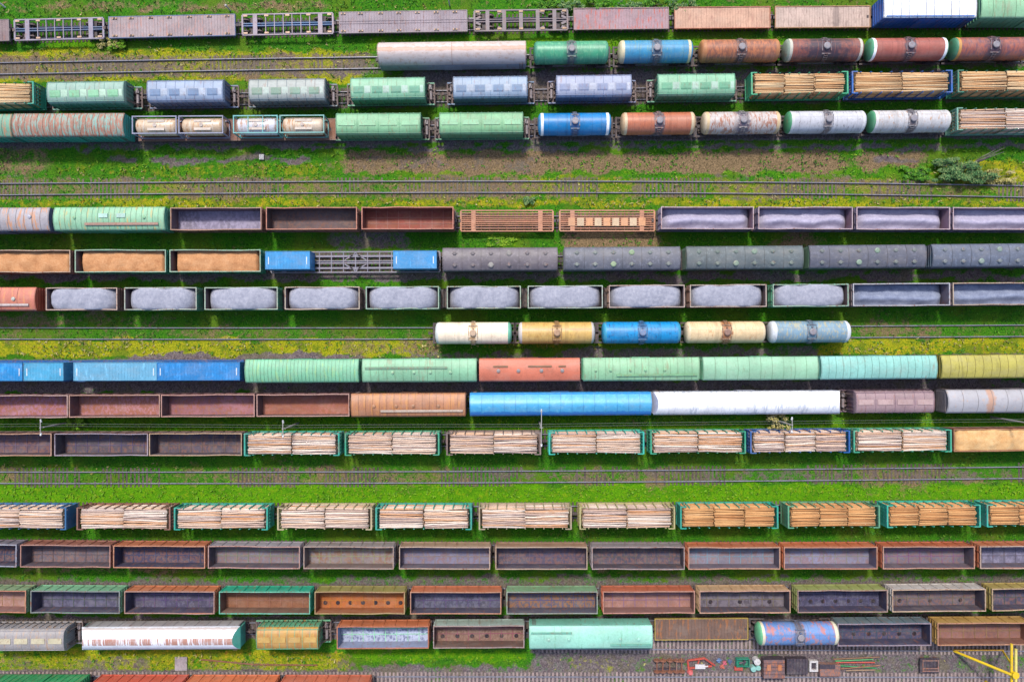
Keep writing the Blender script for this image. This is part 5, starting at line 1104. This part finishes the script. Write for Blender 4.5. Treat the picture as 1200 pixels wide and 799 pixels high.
m.build('crate_body', [paint(C(126,98,98), C(180,110,76), .4, 1, 1), M_blk], r); m = MB(); m.box(-1.0, -.5, -.1, .7, 1.3, 1.36); m.box(.5, .95, -.1, .7, 1.3, 1.36); m.build('patch', [paint(C(200,124,76), None, .3, 2, 1)], r)
r = small('wooden_crate', 931, 777, 'black slatted crate between the brown crate and white frame', 'crate'); m = MB(); m.box(-1.45, 1.45, -1.05, 1.05, 0, .9)
for i in range(7): m.box(-1.4 + i * .43, -1.4 + i * .43 + .3, -1.08, 1.08, .9, .96)
m.build('crate_body', [M_blk], r)
r = small('open_frame', 952, 778.5, 'white square frame with a dark hole', 'frame'); m = MB()
for a in ((-.6, .6, -.75, -.5), (-.6, .6, .5, .75), (-.6, -.35, -.5, .5), (.35, .6, -.5, .5)): m.box(*a, 0, .5)
m.build('frame', [M_wht], r); m = MB(); m.box(-.34, .34, -.49, .49, 0, .15); m.build('inner_panel', [M_blk], r)
r = small('wooden_crate', 971, 782, 'brown crate with dark lid left of the coloured poles', 'crate'); m = MB(); m.box(-1.55, 1.3, -.85, .8, 0, .8)
for i in range(4): m.box(-1.57, 1.32, -.8 + i * .42, -.8 + i * .42 + .06, .1, .83)
m.build('crate_body', [M_pln], r); m = MB(); m.box(-1.6, .5, .25, .85, .835, .9); m.build('lid', [M_blk], r)
for i, (a, b, c, d_) in enumerate([((976, 771.5), (1030, 769), C(150,110,80), 'brown'), ((978, 773.5), (1022, 771.5), C(90,180,110), 'topmost green'), ((979, 775), (1024, 775), C(214,84,70), 'red'), ((983, 778.5), (1026, 781.5), C(60,160,100), 'lower green'), ((984, 782), (1030, 778), C(160,110,80), 'crossing brown'), ((990, 784), (1024, 783), C(170,140,110), 'lowest tan')]):
    xa, ya = at(*a); xb, yb = at(*b); o = empty('long_pole', ((xa + xb) / 2, (ya + yb) / 2, 0)); m = MB(); m.cyl((xa - o.location.x, ya - o.location.y, .12 + .05 * i), (xb - o.location.x, yb - o.location.y, .12 + .05 * i), .085, n=8); m.build('shaft', [paint(c, None, .25, 1, 1)], o)
    tag(o, f'{d_} long pole lying beside the crates', 'pole', 'coloured poles lying on the gravel')
r = small('rail_trolley', 1087, 777.5, 'dark flat trolley standing alone between the tracks', 'trolley'); m = MB(); m.box(-1.35, 1.35, -1.05, 1.05, .35, .5)
for i in range(6): m.box(-1.3 + i * .45, -1.3 + i * .45 + .35, -1.0, 1.0, .5, .56)
m.build('deck', [M_blk], r); m = MB()
for y in (.75, -.35, -.7): m.bar((-1.1, y, .65), (1.2, y, .65), .12, .12)
for x in (-1.05, 1.1): m.bar((x, -.8, .66), (x, .85, .66), .12, .12)
m.build('rail_frame', [M_pln], r)
for x in (-.9, .9):
    for y in (-.95, .95): m = MB(); m.cyl((x, y - .06, .22), (x, y + .06, .22), .24, n=12); m.build('wheel', [M_rust], r)
r = small('concrete_slab', 212.5, 777, 'pale square concrete slab below the white rusty wagon', 'slab'); m = MB(); m.box(-.85, .85, -.95, .95, 0, .14); m.box(-.55, .1, .55, .75, .14, .2); m.build('slab', [paint(C(176,164,170), C(140,130,136), .35, 1.5, 1)], r)
r = small('concrete_slab', 307, 184.5, 'small white square slab on the grassy path', 'slab'); m = MB(); m.box(-.32, .32, -.36, .36, 0, .25); m.box(-.22, .22, -.25, .25, .25, .29); m.build('slab', [M_wht], r)
for i, (px, py, d_) in enumerate([(270, 13, 'short white marker post above the second open flat wagon'), (527, 7, 'white marker post near the top edge, left of centre'), (6, 9, 'leaning grey pole in the top left corner')]):
    x, y = at(px, py); r = tag(empty('marker_post', (x, y, 0)), d_, 'post', 'posts near the top edge')
    m = MB(); dx, dy = ((0, 0), (0, 0), (-1.5, 1.8))[i]; m.cyl((0, 0, -.05), (dx, dy, (1.6, 2.4, 5)[i]), .11, .08, 10); m.build('shaft', [M_wht], r); m = MB(); m.cyl((dx, dy, (1.6, 2.4, 5)[i] - .02), (dx, dy, (1.6, 2.4, 5)[i] + .12), .2, .14, 10); m.build('cap', [M_pole], r)
# spare rails lying in the grass near the bottom
for a, b, d_ in (((236, 772), (300, 778), 'rusty spare rail lying diagonally right of the concrete slab'), ((300, 778), (372, 778.5), 'rusty spare rail lying below the yellow hopper')):
    xa, ya = at(*a); xb, yb = at(*b); o = empty('spare_rail', ((xa + xb) / 2, (ya + yb) / 2, 0)); m = MB(); q = lambda x, y, z: (x - o.location.x, y - o.location.y, z)
    m.bar(q(xa, ya, .04), q(xb, yb, .04), .15, .05); m.bar(q(xa, ya, .1), q(xb, yb, .1), .03, .1); m.bar(q(xa, ya, .17), q(xb, yb, .17), .08, .05); m.build('rail', [M_rust], o); tag(o, d_, 'rail', 'spare rails')
